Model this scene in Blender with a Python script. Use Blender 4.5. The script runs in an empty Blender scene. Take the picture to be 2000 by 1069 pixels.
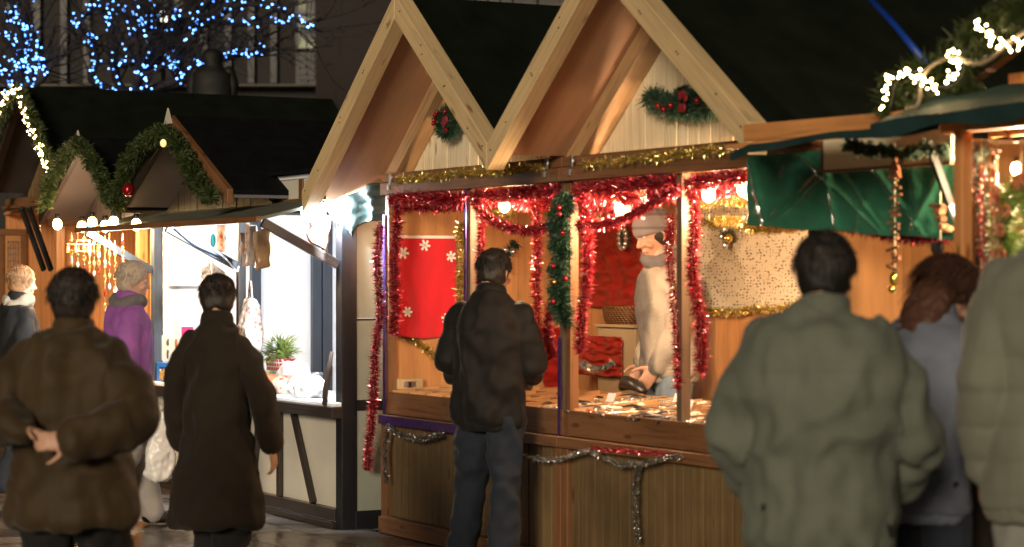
import bpy, math, random
import numpy as np
from mathutils import Vector, Matrix, noise, Quaternion
R = random.Random(11)
S = bpy.context.scene
COL = S.collection
# ------------------------------------------------------------------ camera, world, sun, exposure
F, CX, HY, EYE = 4500.0, 1000.0, 545.0, 1.5          # focal length and centre in photo pixels, eye height
cd = bpy.data.cameras.new('camera'); cam = bpy.data.objects.new('camera', cd); COL.objects.link(cam)
cam.location = (0, 0, EYE); cam.rotation_euler = (math.radians(90), 0, 0)
cd.sensor_width = 36; cd.lens = 36*F/2000; cd.shift_y = (HY-534.5)/2000
cd.clip_start = .1; cd.clip_end = 400
cd.dof.use_dof = True; cd.dof.focus_distance = 14.4; cd.dof.aperture_fstop = 2.6
S.camera = cam
W = bpy.data.worlds.new('World'); S.world = W; W.use_nodes = True
wn = W.node_tree.nodes; bg = wn['Background']
sky = wn.new('ShaderNodeTexSky'); sky.sky_type = 'NISHITA'; sky.sun_disc = False
SUN_EL, SUN_AZ = 13.0, 196.0                           # azimuth clockwise from +Y: behind the camera, a bit left
sky.sun_elevation = math.radians(SUN_EL); sky.sun_rotation = math.radians(SUN_AZ)
W.node_tree.links.new(sky.outputs[0], bg.inputs[0]); bg.inputs[1].default_value = .0035
sd = bpy.data.lights.new('sun', 'SUN'); sun = bpy.data.objects.new('sun', sd); COL.objects.link(sun)
sd.energy = 2.6; sd.angle = math.radians(14); sd.color = (1, .83, .61)
a_, e_ = math.radians(SUN_AZ), math.radians(SUN_EL)
ldir = Vector((math.sin(a_)*math.cos(e_), math.cos(a_)*math.cos(e_), math.sin(e_)))
sun.rotation_euler = ldir.to_track_quat('Z', 'Y').to_euler()
S.view_settings.view_transform = 'Standard'; S.view_settings.look = 'None'
S.view_settings.exposure = 0; S.view_settings.gamma = 1
# ------------------------------------------------------------------ the row frame: u along the stall fronts, v into the stalls
TH = math.atan2(2400, F); ANG = -(math.pi/2-TH)
OX, OY = -.7515, 13.636
du = (math.sin(TH), -math.cos(TH)); dv = (math.cos(TH), math.sin(TH))
def r2w(u, v, z=0): return Vector((OX+u*du[0]+v*dv[0], OY+u*du[1]+v*dv[1], z))
def w2r(X, Y, Z=0): x, y = X-OX, Y-OY; return Vector((x*du[0]+y*du[1], x*dv[0]+y*dv[1], Z))
def rd(px, py, D): return w2r((px-CX)*D/F, D, EYE+(HY-py)*D/F)          # photo pixel at depth D
def rv(px, py, v):                                                       # photo pixel on the plane v
    k = (px-CX)/F; bx, by = OX+v*dv[0], OY+v*dv[1]
    u = (k*by-bx)/(du[0]-k*du[1]); D = by+u*du[1]
    return Vector((u, v, EYE+(HY-py)*D/F))
def ru(px, py, u):                                                       # photo pixel on the plane u
    k = (px-CX)/F; bx, by = OX+u*du[0], OY+u*du[1]
    v = (k*by-bx)/(dv[0]-k*dv[1]); D = by+v*dv[1]
    return Vector((u, v, EYE+(HY-py)*D/F))
# ------------------------------------------------------------------ materials
def nodes(name):
    m = bpy.data.materials.new(name); m.use_nodes = True
    return m, m.node_tree.nodes, m.node_tree.links, m.node_tree.nodes['Principled BSDF']
def N(n, t, **k):
    x = n.new(t)
    for a, b in k.items():
        if isinstance(a, str) and hasattr(x, a): setattr(x, a, b)
    return x
def ramp(n, stops):
    r = n.new('ShaderNodeValToRGB'); e = r.color_ramp.elements
    while len(e) < len(stops): e.new(.5)
    for i, (p, c) in enumerate(stops): e[i].position = p; e[i].color = (*c, 1)
    return r
def mat(name, col, rough=.6, metal=0, var=.25, vs=6, bump=.0, bs=60, spec=.5, sheen=0, coat=0, trans=0, aniso=None, sss=0):
    m, n, l, b = nodes(name)
    tc = N(n, 'ShaderNodeTexCoord'); mp = N(n, 'ShaderNodeMapping'); l.new(tc.outputs['Object'], mp.inputs[0])
    if aniso: mp.inputs['Scale'].default_value = aniso
    t = N(n, 'ShaderNodeTexNoise'); t.inputs['Scale'].default_value = vs; t.inputs['Detail'].default_value = 6; l.new(mp.outputs[0], t.inputs[0])
    c0 = tuple(max(0, c*(1-var)) for c in col); c1 = tuple(min(1, c*(1+var)) for c in col)
    r = ramp(n, [(.3, c0), (.7, c1)]); l.new(t.outputs[0], r.inputs[0]); l.new(r.outputs[0], b.inputs['Base Color'])
    mr = N(n, 'ShaderNodeMapRange'); mr.inputs['To Min'].default_value = max(0.02, rough*.8); mr.inputs['To Max'].default_value = min(1, rough*1.2)
    l.new(t.outputs[0], mr.inputs[0]); l.new(mr.outputs[0], b.inputs['Roughness'])
    b.inputs['Metallic'].default_value = metal; b.inputs['Specular IOR Level'].default_value = spec
    b.inputs['Sheen Weight'].default_value = sheen; b.inputs['Coat Weight'].default_value = coat
    b.inputs['Transmission Weight'].default_value = trans
    if sss: b.inputs['Subsurface Weight'].default_value = sss; b.inputs['Subsurface Scale'].default_value = .02
    if bump:
        t2 = N(n, 'ShaderNodeTexNoise'); t2.inputs['Scale'].default_value = bs; t2.inputs['Detail'].default_value = 4; l.new(mp.outputs[0], t2.inputs[0])
        bp = N(n, 'ShaderNodeBump'); bp.inputs['Strength'].default_value = bump; bp.inputs['Distance'].default_value = .01
        l.new(t2.outputs[0], bp.inputs['Height']); l.new(bp.outputs[0], b.inputs['Normal'])
    return m
def wood(name, col, dark=.55, rough=.55, knots=True, wear=.25, gs=1.0, ply=False):
    """timber with grain along the UV u axis (metres)"""
    m, n, l, b = nodes(name)
    tc = N(n, 'ShaderNodeTexCoord'); mp = N(n, 'ShaderNodeMapping'); l.new(tc.outputs['UV'], mp.inputs[0])
    mp.inputs['Scale'].default_value = (1.2*gs, 26*gs, 1) if not ply else (1.0, 9, 1)
    g = N(n, 'ShaderNodeTexNoise'); g.inputs['Scale'].default_value = 2.2; g.inputs['Detail'].default_value = 9; g.inputs['Distortion'].default_value = .6; l.new(mp.outputs[0], g.inputs[0])
    c0 = tuple(c*dark for c in col); c1 = tuple(min(1, c*1.15) for c in col)
    r = ramp(n, [(.28, c0), (.5, col), (.75, c1)]); l.new(g.outputs[0], r.inputs[0])
    last = r.outputs[0]
    big = N(n, 'ShaderNodeTexNoise'); big.inputs['Scale'].default_value = 1.7; big.inputs['Detail'].default_value = 5; l.new(tc.outputs['Object'], big.inputs[0])
    rb = ramp(n, [(.38, (1-wear,)*3), (.65, (1, 1, 1))]); l.new(big.outputs[0], rb.inputs[0])
    mx = N(n, 'ShaderNodeMix', data_type='RGBA', blend_type='MULTIPLY'); mx.inputs[0].default_value = 1
    l.new(last, mx.inputs[6]); l.new(rb.outputs[0], mx.inputs[7]); last = mx.outputs[2]
    if knots:
        mk = N(n, 'ShaderNodeMapping'); l.new(tc.outputs['UV'], mk.inputs[0]); mk.inputs['Scale'].default_value = (3.2, 11, 1)
        vo = N(n, 'ShaderNodeTexVoronoi'); vo.inputs['Scale'].default_value = 1.0; l.new(mk.outputs[0], vo.inputs[0])
        rk = ramp(n, [(.07, (.35, .22, .12)), (.16, (1, 1, 1))]); l.new(vo.outputs['Distance'], rk.inputs[0])
        m2 = N(n, 'ShaderNodeMix', data_type='RGBA', blend_type='MULTIPLY'); m2.inputs[0].default_value = .8
        l.new(last, m2.inputs[6]); l.new(rk.outputs[0], m2.inputs[7]); last = m2.outputs[2]
    l.new(last, b.inputs['Base Color']); b.inputs['Roughness'].default_value = rough
    bp = N(n, 'ShaderNodeBump'); bp.inputs['Strength'].default_value = .25; bp.inputs['Distance'].default_value = .004
    l.new(g.outputs[0], bp.inputs['Height']); l.new(bp.outputs[0], b.inputs['Normal'])
    return m
def glow(name, col, st):
    m, n, l, b = nodes(name)
    b.inputs['Base Color'].default_value = (.8, .8, .8, 1)
    b.inputs['Emission Color'].default_value = (*col, 1); b.inputs['Emission Strength'].default_value = st
    return m
M = {}
M['pine'] = wood('pale_pine', (.62, .45, .24), .8, wear=.12)
M['pineg'] = wood('gable_pine', (.80, .68, .46), .72, wear=.12)
M['brown'] = wood('brown_beam', (.20, .088, .034), .6)
M['rafter'] = wood('rafter_wood', (.42, .25, .12), .65)
M['siding'] = wood('siding_wood', (.19, .122, .052), .7, wear=.45, gs=.5)
M['post'] = wood('post_wood', (.17, .11, .065), .6)
M['ply'] = wood('plywood', (.50, .235, .085), .8, knots=False, ply=True, wear=.12)
M['soffit'] = wood('soffit_board', (.44, .23, .12), .9, knots=False, ply=True, wear=.15)
M['orange'] = wood('orange_wood', (.62, .27, .09), .7)
M['traywood'] = wood('tray_wood', (.48, .27, .12), .7, knots=False)
M['dark'] = wood('dark_stained_wood', (.030, .022, .018), .6, knots=False, rough=.4)
M['blue'] = wood('slate_blue_timber', (.035, .050, .075), .7, knots=False, rough=.45)
M['black'] = wood('black_timber', (.008, .009, .012), .7, knots=False, rough=.4)
M['white'] = mat('white_painted_board', (.55, .52, .44), .5, var=.08, vs=3, bump=.1, bs=30)
M['whitein'] = mat('white_inner_board', (.78, .80, .84), .5, var=.04, vs=3)
M['felt'] = mat('black_roof_felt', (.0035, .004, .004), .95, var=.4, vs=9, bump=.5, bs=120, spec=.12)
M['felt_green'] = mat('dark_green_roof_felt', (.0040, .0064, .0034), .95, var=.35, vs=5, bump=.5, bs=140, spec=.12)
M['purple'] = mat('purple_foil', (.09, .04, .20), .3, metal=.6, var=.4, vs=40)
M['steel'] = mat('zinc_steel', (.6, .6, .6), .35, metal=1, var=.2)
M['blackmetal'] = mat('black_metal', (.02, .02, .02), .4, metal=.3)
M['bulb_w'] = glow('warm_bulb_glass', (1, .62, .25), 45)
M['bulb_s'] = glow('string_bulb_warm', (1, .66, .28), 40)
M['bulb_c'] = glow('cold_lamp_glass', (.86, .93, 1), 22)
M['bulb_b'] = glow('string_bulb_blue', (.10, .32, 1.0), 12)
M['wire'] = mat('black_wire', (.015, .015, .015), .5)
def foil(name, col, col2=None):
    m, n, l, b = nodes(name)
    g = N(n, 'ShaderNodeNewGeometry'); w = N(n, 'ShaderNodeTexWhiteNoise'); w.noise_dimensions = '1D'
    l.new(g.outputs['Random Per Island'], w.inputs['W'])
    r = ramp(n, [(0, tuple(c*.45 for c in col)), (.6, col), (1, col2 or tuple(min(1, c*1.5+.05) for c in col))]); l.new(w.outputs[0], r.inputs[0])
    l.new(r.outputs[0], b.inputs['Base Color']); b.inputs['Metallic'].default_value = .75; b.inputs['Roughness'].default_value = .22
    return m
M['t_red'] = foil('red_tinsel_foil', (.50, .016, .04), (1, .36, .38))  # palest strips carry a pinkish-white sparkle in their colour
M['t_gold'] = foil('gold_tinsel_foil', (.62, .45, .10), (1, .85, .45))
M['t_silver'] = foil('silver_tinsel_foil', (.16, .16, .15), (.7, .68, .62))
def leafm(name, a, b_):
    m, n, l, b = nodes(name)
    g = N(n, 'ShaderNodeNewGeometry')
    r = ramp(n, [(0, a), (1, b_)]); l.new(g.outputs['Random Per Island'], r.inputs[0]); l.new(r.outputs[0], b.inputs['Base Color'])
    b.inputs['Roughness'].default_value = .55
    return m
M['fir'] = leafm('fir_needles', (.008, .020, .003), (.050, .072, .012))
M['fird'] = leafm('dark_plastic_needles', (.008, .03, .016), (.03, .08, .04))
M['moss'] = leafm('moss_green', (.10, .16, .03), (.28, .38, .09))
# ------------------------------------------------------------------ mesh building
def fix(v): return Vector(v)
class MB:
    def __init__(s): s.v = []; s.f = []; s.uv = []; s.mi = []; s.sm = []; s.m = 0; s.smooth = False
    def face(s, idx, uv=None):
        s.f.append(tuple(idx)); s.uv.append(uv or [(0, 0)]*len(idx)); s.mi.append(s.m); s.sm.append(s.smooth)
    def add(s, vs): b = len(s.v); s.v += [tuple(x) for x in vs]; return b
    def beam(s, a, b, w, h, side=None, ext=0):
        """box from a to b; w across 'side', h across the third axis"""
        a, b = Vector(a), Vector(b); t = b-a; L = t.length; t.normalize()
        a = a-t*ext; b = b+t*ext; L += 2*ext
        sd_ = Vector(side) if side else (Vector((0, 0, 1)).cross(t) if abs(t.z) < .95 else Vector((1, 0, 0)))
        sd_ = (sd_-t*sd_.dot(t)).normalized(); n = t.cross(sd_)
        o = []
        for q in (a, b):
            for i, j in ((-1, -1), (1, -1), (1, 1), (-1, 1)): o.append(q+sd_*(i*w/2)+n*(j*h/2))
        k = s.add(o); ou, ov = R.random()*9, R.random()*9
        def f(ids, kind):
            d = {'w': w, 'h': h}[kind]
            s.face([k+i for i in ids], [(ou, ov), (ou, ov+d), (ou+L, ov+d), (ou+L, ov)])
        f((0, 1, 5, 4), 'w'); f((1, 2, 6, 5), 'h'); f((2, 3, 7, 6), 'w'); f((3, 0, 4, 7), 'h')
        for ids in ((3, 2, 1, 0), (4, 5, 6, 7)): s.face([k+i for i in ids], [(ou, ov), (ou+.02, ov), (ou+.02, ov+h), (ou, ov+h)])
        return s
    def box(s, x0, x1, y0, y1, z0, z1, grain='x'):
        if grain == 'x': s.beam((x0, (y0+y1)/2, (z0+z1)/2), (x1, (y0+y1)/2, (z0+z1)/2), y1-y0, z1-z0, (0, 1, 0))
        elif grain == 'z': s.beam(((x0+x1)/2, (y0+y1)/2, z0), ((x0+x1)/2, (y0+y1)/2, z1), x1-x0, y1-y0, (1, 0, 0))
        else: s.beam(((x0+x1)/2, y0, (z0+z1)/2), ((x0+x1)/2, y1, (z0+z1)/2), x1-x0, z1-z0, (1, 0, 0))
        return s
    def prism(s, pts, d):
        """polygon pts (3-D, planar) pushed along vector d"""
        pts = [Vector(p) for p in pts]; d = Vector(d); n = len(pts)
        e = (pts[1]-pts[0]).normalized(); nn = d.normalized(); g = nn.cross(e); o = R.random()*7
        k = s.add(pts+[p+d for p in pts]); uv = [(o+p.dot(e), o+p.dot(g)) for p in pts]
        s.face(range(k+n-1, k-1, -1), uv[::-1]); s.face(range(k+n, k+2*n), uv)
        for i in range(n):
            j = (i+1) % n; L = (pts[j]-pts[i]).length
            s.face((k+i, k+j, k+n+j, k+n+i), [(o, o), (o+L, o), (o+L, o+d.length), (o, o+d.length)])
        return s
    def loft(s, rings, seg=16, side=(1, 0, 0), cap=True, sup=2.0):
        """rings: (centre, rx, ry); rx lies along side"""
        P = [Vector(r[0]) for r in rings]; n = len(P); base = None; sm = s.smooth; s.smooth = True
        for i, (c, rx, ry) in enumerate(rings):
            t = (P[min(i+1, n-1)]-P[max(i-1, 0)]).normalized(); sv = Vector(side); sv = sv-t*sv.dot(t)
            if sv.length < 1e-3: sv = Vector((0, 1, 0))-t*t.y
            sv.normalize(); w = t.cross(sv); o = []
            for k in range(seg):
                a = 2*math.pi*k/seg; ca, sa = math.cos(a), math.sin(a)
                if sup != 2: ca = math.copysign(abs(ca)**(2/sup), ca); sa = math.copysign(abs(sa)**(2/sup), sa)
                o.append(P[i]+sv*(rx*ca)+w*(ry*sa))
            b = s.add(o)
            if base is not None:
                for k in range(seg): s.face((base+k, base+(k+1) % seg, b+(k+1) % seg, b+k), [(i, k/seg), (i, (k+1)/seg), (i+1, (k+1)/seg), (i+1, k/seg)])
            if i == 0 and cap: s.face(range(b+seg-1, b-1, -1))
            if i == n-1 and cap: s.face(range(b, b+seg))
            base = b
        s.smooth = sm; return s
    def limb(s, pts, radii, seg=10, side=(1, 0, 0)):
        """round tube with rounded ends"""
        pts = [Vector(p) for p in pts]; r = list(radii)
        t0 = (pts[0]-pts[1]).normalized(); t1 = (pts[-1]-pts[-2]).normalized()
        rings = [(pts[0]+t0*r[0]*.85, r[0]*.5, r[0]*.5), (pts[0]+t0*r[0]*.45, r[0]*.87, r[0]*.87)]
        rings += [(p, q, q) for p, q in zip(pts, r)]
        rings += [(pts[-1]+t1*r[-1]*.45, r[-1]*.87, r[-1]*.87), (pts[-1]+t1*r[-1]*.85, r[-1]*.5, r[-1]*.5)]
        return s.loft(rings, seg, side)
    def tube(s, pts, r, seg=6):
        pts = [Vector(p) for p in pts]
        rr = r if isinstance(r, (list, tuple)) else [r]*len(pts)
        return s.loft([(p, q, q) for p, q in zip(pts, rr)], seg, (.31, .87, .38))
    def ball(s, c, rx, ry=None, rz=None, seg=14, rg=9):
        ry = ry or rx; rz = rz or rx; c = Vector(c); sm = s.smooth; s.smooth = True
        rings = []
        for i in range(rg+1):
            a = math.pi*(.02+.96*i/rg)
            rings.append((c+Vector((0, 0, -rz*math.cos(a))), rx*math.sin(a), ry*math.sin(a)))
        b0 = None
        for i, (cc, a1, a2) in enumerate(rings):
            b = s.add([cc+Vector((a1*math.cos(2*math.pi*k/seg), a2*math.sin(2*math.pi*k/seg), 0)) for k in range(seg)])
            if b0 is not None:
                for k in range(seg): s.face((b0+k, b0+(k+1) % seg, b+(k+1) % seg, b+k))
            else: s.face(range(b+seg-1, b-1, -1))
            b0 = b
        s.face(range(b0, b0+seg)); s.smooth = sm; return s
    def sheet(s, fn, nu, nv):
        """fn(a,b) -> point, a,b in 0..1"""
        sm = s.smooth; s.smooth = True
        k = s.add([fn(i/nu, j/nv) for j in range(nv+1) for i in range(nu+1)])
        for j in range(nv):
            for i in range(nu):
                q = k+j*(nu+1)+i
                s.face((q, q+1, q+nu+2, q+nu+1), [(i/nu, j/nv), ((i+1)/nu, j/nv), ((i+1)/nu, (j+1)/nv), (i/nu, (j+1)/nv)])
        s.smooth = sm; return s
def strips(path, rad, dens, width, rnd, droop=0, taper=True, back=.15, curl=.3, squash=None, core=.0):
    """tinsel or needles: numpy verts and quads standing out from a path"""
    P = [np.array(p, float) for p in path]
    seg = [np.linalg.norm(P[i+1]-P[i]) for i in range(len(P)-1)]; L = sum(seg); n = max(8, int(L*dens))
    rs = np.random.RandomState(rnd)
    cum = np.concatenate([[0], np.cumsum(seg)]); t = rs.rand(n)*L; t.sort()
    PA = np.array(P); base = np.stack([np.interp(t, cum, PA[:, k]) for k in range(3)], 1)
    tang = np.stack([np.interp(np.minimum(t+.01, L), cum, PA[:, k])-np.interp(np.maximum(t-.01, 0), cum, PA[:, k]) for k in range(3)], 1)
    tang /= np.linalg.norm(tang, axis=1, keepdims=True)+1e-9
    d = rs.randn(n, 3); d -= tang*(d*tang).sum(1, keepdims=True)*(1-back); d /= np.linalg.norm(d, axis=1, keepdims=True)
    if squash is not None: d *= np.array(squash)
    ln = rad*(.55+.6*rs.rand(n, 1))
    wv = np.cross(d, rs.randn(n, 3)); wv /= np.linalg.norm(wv, axis=1, keepdims=True)+1e-9
    mid = base+d*ln*.55; bend = rs.randn(n, 3)*ln*curl*.5; bend[:, 2] -= droop
    tip = base+d*ln+bend; w0 = wv*width*.5; w1 = w0*(.35 if taper else 1)
    base = base+d*core*rs.rand(n, 1)
    V = np.stack([base-w0, base+w0, mid-w0, mid+w0, tip-w1, tip+w1], 1).reshape(-1, 3)
    q = np.arange(n)[:, None]*6
    Fc = np.concatenate([q+np.array([0, 1, 3, 2]), q+np.array([2, 3, 5, 4])])
    return V, Fc
class NM:                                          # numpy mesh of quads
    def __init__(s): s.V = []; s.F = []; s.n = 0; s.mi = []
    def add(s, V, Fc, m=0): s.V.append(V); s.F.append(Fc+s.n); s.n += len(V); s.mi.append(np.full(len(Fc), m)); return s
OFF = {}
def mesh_from(mb, name, off):
    me = bpy.data.meshes.new(name)
    if isinstance(mb, NM):
        V = np.concatenate(mb.V)-np.array(off); Fc = np.concatenate(mb.F); mi = np.concatenate(mb.mi)
        me.vertices.add(len(V)); me.vertices.foreach_set('co', V.astype(np.float32).ravel())
        me.loops.add(Fc.size); me.loops.foreach_set('vertex_index', Fc.astype(np.int32).ravel())
        me.polygons.add(len(Fc)); me.polygons.foreach_set('loop_start', (np.arange(len(Fc))*4).astype(np.int32))
        me.polygons.foreach_set('material_index', mi.astype(np.int32))
        me.update(calc_edges=True); me.validate(); return me
    o = Vector(off)
    me.from_pydata([tuple(Vector(v)-o) for v in mb.v], [], mb.f)
    ul = me.uv_layers.new(name='UVMap'); fl = [c for uv in mb.uv for c in uv]
    ul.data.foreach_set('uv', [x for c in fl for x in c])
    me.polygons.foreach_set('material_index', mb.mi); me.polygons.foreach_set('use_smooth', mb.sm)
    me.update(); return me
def _mats(me, m):
    for x in (m if isinstance(m, (list, tuple)) else [m]): me.materials.append(M[x] if isinstance(x, str) else x)
def tag(o, label=None, cat=None, group=None, kind=None):
    if label: o['label'] = label
    if cat: o['category'] = cat
    if group: o['group'] = group
    if kind: o['kind'] = kind
    return o
def thing(name, label, cat, loc, group=None, rot=ANG, own=False):
    """Empty at the base; loc in row coordinates unless own (then world)"""
    o = bpy.data.objects.new(name, None); COL.objects.link(o); o.empty_display_size = .1
    if own: o.location = loc; OFF[o.name] = (0, 0, 0)
    else: o.location = r2w(*loc); OFF[o.name] = tuple(loc)
    o.rotation_euler = (0, 0, rot); return tag(o, label, cat, group)
def part(name, mb, m, parent, bevel=0, label=None, kind=None):
    off = OFF[parent.name]; me = mesh_from(mb, name, off); _mats(me, m)
    o = bpy.data.objects.new(name, me); COL.objects.link(o); o.parent = parent; OFF[o.name] = off
    if bevel:
        b = o.modifiers.new('bevel', 'BEVEL'); b.width = bevel; b.segments = 2; b.limit_method = 'ANGLE'
    return tag(o, label, kind=kind)
def solo(name, mb, m, label, cat, group=None, kind=None, bevel=0):
    V = np.concatenate(mb.V) if isinstance(mb, NM) else np.array([tuple(v) for v in mb.v])
    lo, hi = V.min(0), V.max(0); off = ((lo[0]+hi[0])/2, (lo[1]+hi[1])/2, lo[2])
    me = mesh_from(mb, name, off); _mats(me, m)
    o = bpy.data.objects.new(name, me); COL.objects.link(o); o.location = r2w(*off); o.rotation_euler = (0, 0, ANG); OFF[o.name] = off
    if bevel:
        b = o.modifiers.new('bevel', 'BEVEL'); b.width = bevel; b.segments = 2; b.limit_method = 'ANGLE'
    return tag(o, label, cat, group, kind)
def lamp(parent, loc, watts, col, rad=.03, name='light'):
    """the lamp's own light, carried by the lamp; loc in row coordinates"""
    ld = bpy.data.lights.new(name, 'POINT'); ld.energy = watts; ld.color = col; ld.shadow_soft_size = rad
    o = bpy.data.objects.new(name, ld); COL.objects.link(o); o.parent = parent
    o.location = Vector(loc)-Vector(OFF[parent.name]); return o
def curve(pts, n=24, jit=0):
    """smooth polyline through points (Catmull-Rom)"""
    P = [Vector(p) for p in pts]; P = [P[0]*2-P[1]]+P+[P[-1]*2-P[-2]]; out = []
    m = len(P)-3
    for k in range(n+1):
        t = k/n*m; i = min(int(t), m-1); t -= i; a, b, c, d = P[i:i+4]
        q = .5*((2*b)+(c-a)*t+(2*a-5*b+4*c-d)*t*t+(3*b-a-3*c+d)*t**3)
        if jit: q = q+Vector((R.uniform(-jit, jit), R.uniform(-jit, jit), R.uniform(-jit, jit)))
        out.append(q)
    return out
# ------------------------------------------------------------------ ground
def paving():
    m, n, l, b = nodes('wet_stone_paving')
    tc = N(n, 'ShaderNodeTexCoord')
    br = N(n, 'ShaderNodeTexBrick'); br.inputs['Scale'].default_value = 1; br.inputs['Brick Width'].default_value = .62; br.inputs['Row Height'].default_value = .41
    br.inputs['Mortar Size'].default_value = .012; br.inputs['Mortar Smooth'].default_value = .3; br.inputs['Bias'].default_value = 0
    br.inputs['Color1'].default_value = (.055, .045, .038, 1); br.inputs['Color2'].default_value = (.10, .082, .066, 1); br.inputs['Mortar'].default_value = (.012, .011, .010, 1)
    wv = N(n, 'ShaderNodeTexNoise'); wv.inputs['Scale'].default_value = 2; l.new(tc.outputs['Object'], wv.inputs[0])
    va = N(n, 'ShaderNodeMix', data_type='VECTOR'); va.inputs[0].default_value = .015; l.new(tc.outputs['Object'], va.inputs[4]); l.new(wv.outputs[1], va.inputs[5])
    l.new(va.outputs[1], br.inputs[0])
    ns = N(n, 'ShaderNodeTexNoise'); ns.inputs['Scale'].default_value = 7; ns.inputs['Detail'].default_value = 8; l.new(tc.outputs['Object'], ns.inputs[0])
    rr = ramp(n, [(.35, (.55, .55, .55)), (.65, (1.2, 1.15, 1.1))]); l.new(ns.outputs[0], rr.inputs[0])
    mx = N(n, 'ShaderNodeMix', data_type='RGBA', blend_type='MULTIPLY'); mx.inputs[0].default_value = 1
    l.new(br.outputs[0], mx.inputs[6]); l.new(rr.outputs[0], mx.inputs[7]); l.new(mx.outputs[2], b.inputs['Base Color'])
    n2 = N(n, 'ShaderNodeTexNoise'); n2.inputs['Scale'].default_value = 1.6; n2.inputs['Detail'].default_value = 5; l.new(tc.outputs['Object'], n2.inputs[0])
    mr = N(n, 'ShaderNodeMapRange'); mr.inputs['From Min'].default_value = .38; mr.inputs['From Max'].default_value = .62; mr.inputs['To Min'].default_value = .10; mr.inputs['To Max'].default_value = .38
    l.new(n2.outputs[0], mr.inputs[0]); l.new(mr.outputs[0], b.inputs['Roughness'])
    ad = N(n, 'ShaderNodeMath', operation='ADD'); ml = N(n, 'ShaderNodeMath', operation='MULTIPLY'); ml.inputs[1].default_value = .25
    n3 = N(n, 'ShaderNodeTexNoise'); n3.inputs['Scale'].default_value = 28; n3.inputs['Detail'].default_value = 6; l.new(tc.outputs['Object'], n3.inputs[0])
    l.new(n3.outputs[0], ml.inputs[0]); sb = N(n, 'ShaderNodeMath', operation='SUBTRACT'); sb.inputs[0].default_value = 1; l.new(br.outputs['Fac'], sb.inputs[1])
    l.new(sb.outputs[0], ad.inputs[0]); l.new(ml.outputs[0], ad.inputs[1])
    bp = N(n, 'ShaderNodeBump'); bp.inputs['Strength'].default_value = .7; bp.inputs['Distance'].default_value = .012; l.new(ad.outputs[0], bp.inputs['Height']); l.new(bp.outputs[0], b.inputs['Normal'])
    return m
M['paving'] = paving()
g = MB(); k = g.add([(-90, -90, 0), (90, -90, 0), (90, 90, 0), (-90, 90, 0)]); g.face((k, k+1, k+2, k+3))
me = mesh_from(g, 'ground', (0, 0, 0)); _mats(me, 'paving')
o = bpy.data.objects.new('ground', me); COL.objects.link(o); o.location = r2w(0, 0, 0); o.rotation_euler = (0, 0, ANG); tag(o, kind='structure')

# ------------------------------------------------------------------ gabled chalet parts
def roofpair(t, ul, um, ur, za, zl, zr, v0, v1, felt='felt', sof='soffit', th=.03, drop=.0, split=False):
    """felt roofing with a board soffit under it, one part per slope"""
    for (uf, zf) in ((ul, zl), (ur, zr)):
        a = MB(); a.prism([(um, v0, za), (uf, v0, zf), (uf, v0, zf-th), (um, v0, za-th)], (0, v1-v0, 0)); part('roof', a, felt, t)
        b = MB()
        b.prism([(um, v0+.004, za-th-.002), (uf, v0+.004, zf-th-.002), (uf, v0+.004, zf-th-.02), (um, v0+.004, za-th-.02)], (0, v1-v0-.01, 0)); part('soffit', b, sof, t)
M['lap'] = mat('felt_lap_strip', (.005, .005, .005), .6, var=.3, vs=20)
def slope_uv(mb):
    """grain along the steepest side in prisms: swap so u follows first edge (already)"""
    return mb
def barge(t, um, za, uf, zf, v0, v1, th, m, foot=0):
    s = 1 if uf > um else -1
    b = MB(); g_ = .0015*s
    b.prism([(um+g_, v0, za), (uf, v0, zf), (uf, v0, zf-th-foot), (uf-s*.12, v0, zf-th+.12*abs((za-zf)/(uf-um))), (um+g_, v0, za-th)] if foot else
            [(um+g_, v0, za), (uf-g_, v0, zf), (uf-g_, v0, zf-th), (um+g_, v0, za-th)], (0, v1-v0, 0))
    return part('barge_board', b, m, t, bevel=.004)
def cladding(t, ul, ur, um, zt, zl, zr, zb, v, m, bw=.098, name='gable_wall'):
    b = MB(); n = max(2, round((ur-ul)/bw)); w = (ur-ul)/n
    def top(u): return zt-(zt-zl)*(um-u)/(um-ul) if u < um else zt-(zt-zr)*(u-um)/(ur-um)
    for i in range(n):
        a, c = ul+i*w+.0035, ul+(i+1)*w-.0035
        if a < um < c: pts = [(a, zb), (c, zb), (c, top(c)), (um, top(um)), (a, top(a))]
        else: pts = [(a, zb), (c, zb), (c, top(c)), (a, top(a))]
        dvv = R.uniform(-.003, .003); P = [Vector((x, v+dvv, z)) for x, z in pts if True]
        if min(top(a), top(c)) < zb+.01: continue
        # long grain up the board
        kk = b.add(P+[p+Vector((0, .018, 0)) for p in P]); nn = len(P); o = R.random()*9; o2 = R.random()*9
        uv = [(o+p.z, o2+p.x) for p in P]
        b.face(range(kk, kk+nn), uv); b.face(range(kk+2*nn-1, kk+nn-1, -1), uv)
        for q in range(nn):
            j = (q+1) % nn; b.face((kk+q, kk+nn+q, kk+nn+j, kk+j), [(o, o), (o, o+.02), (o+.1, o+.02), (o+.1, o)])
    return part(name, b, m, t)
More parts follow.
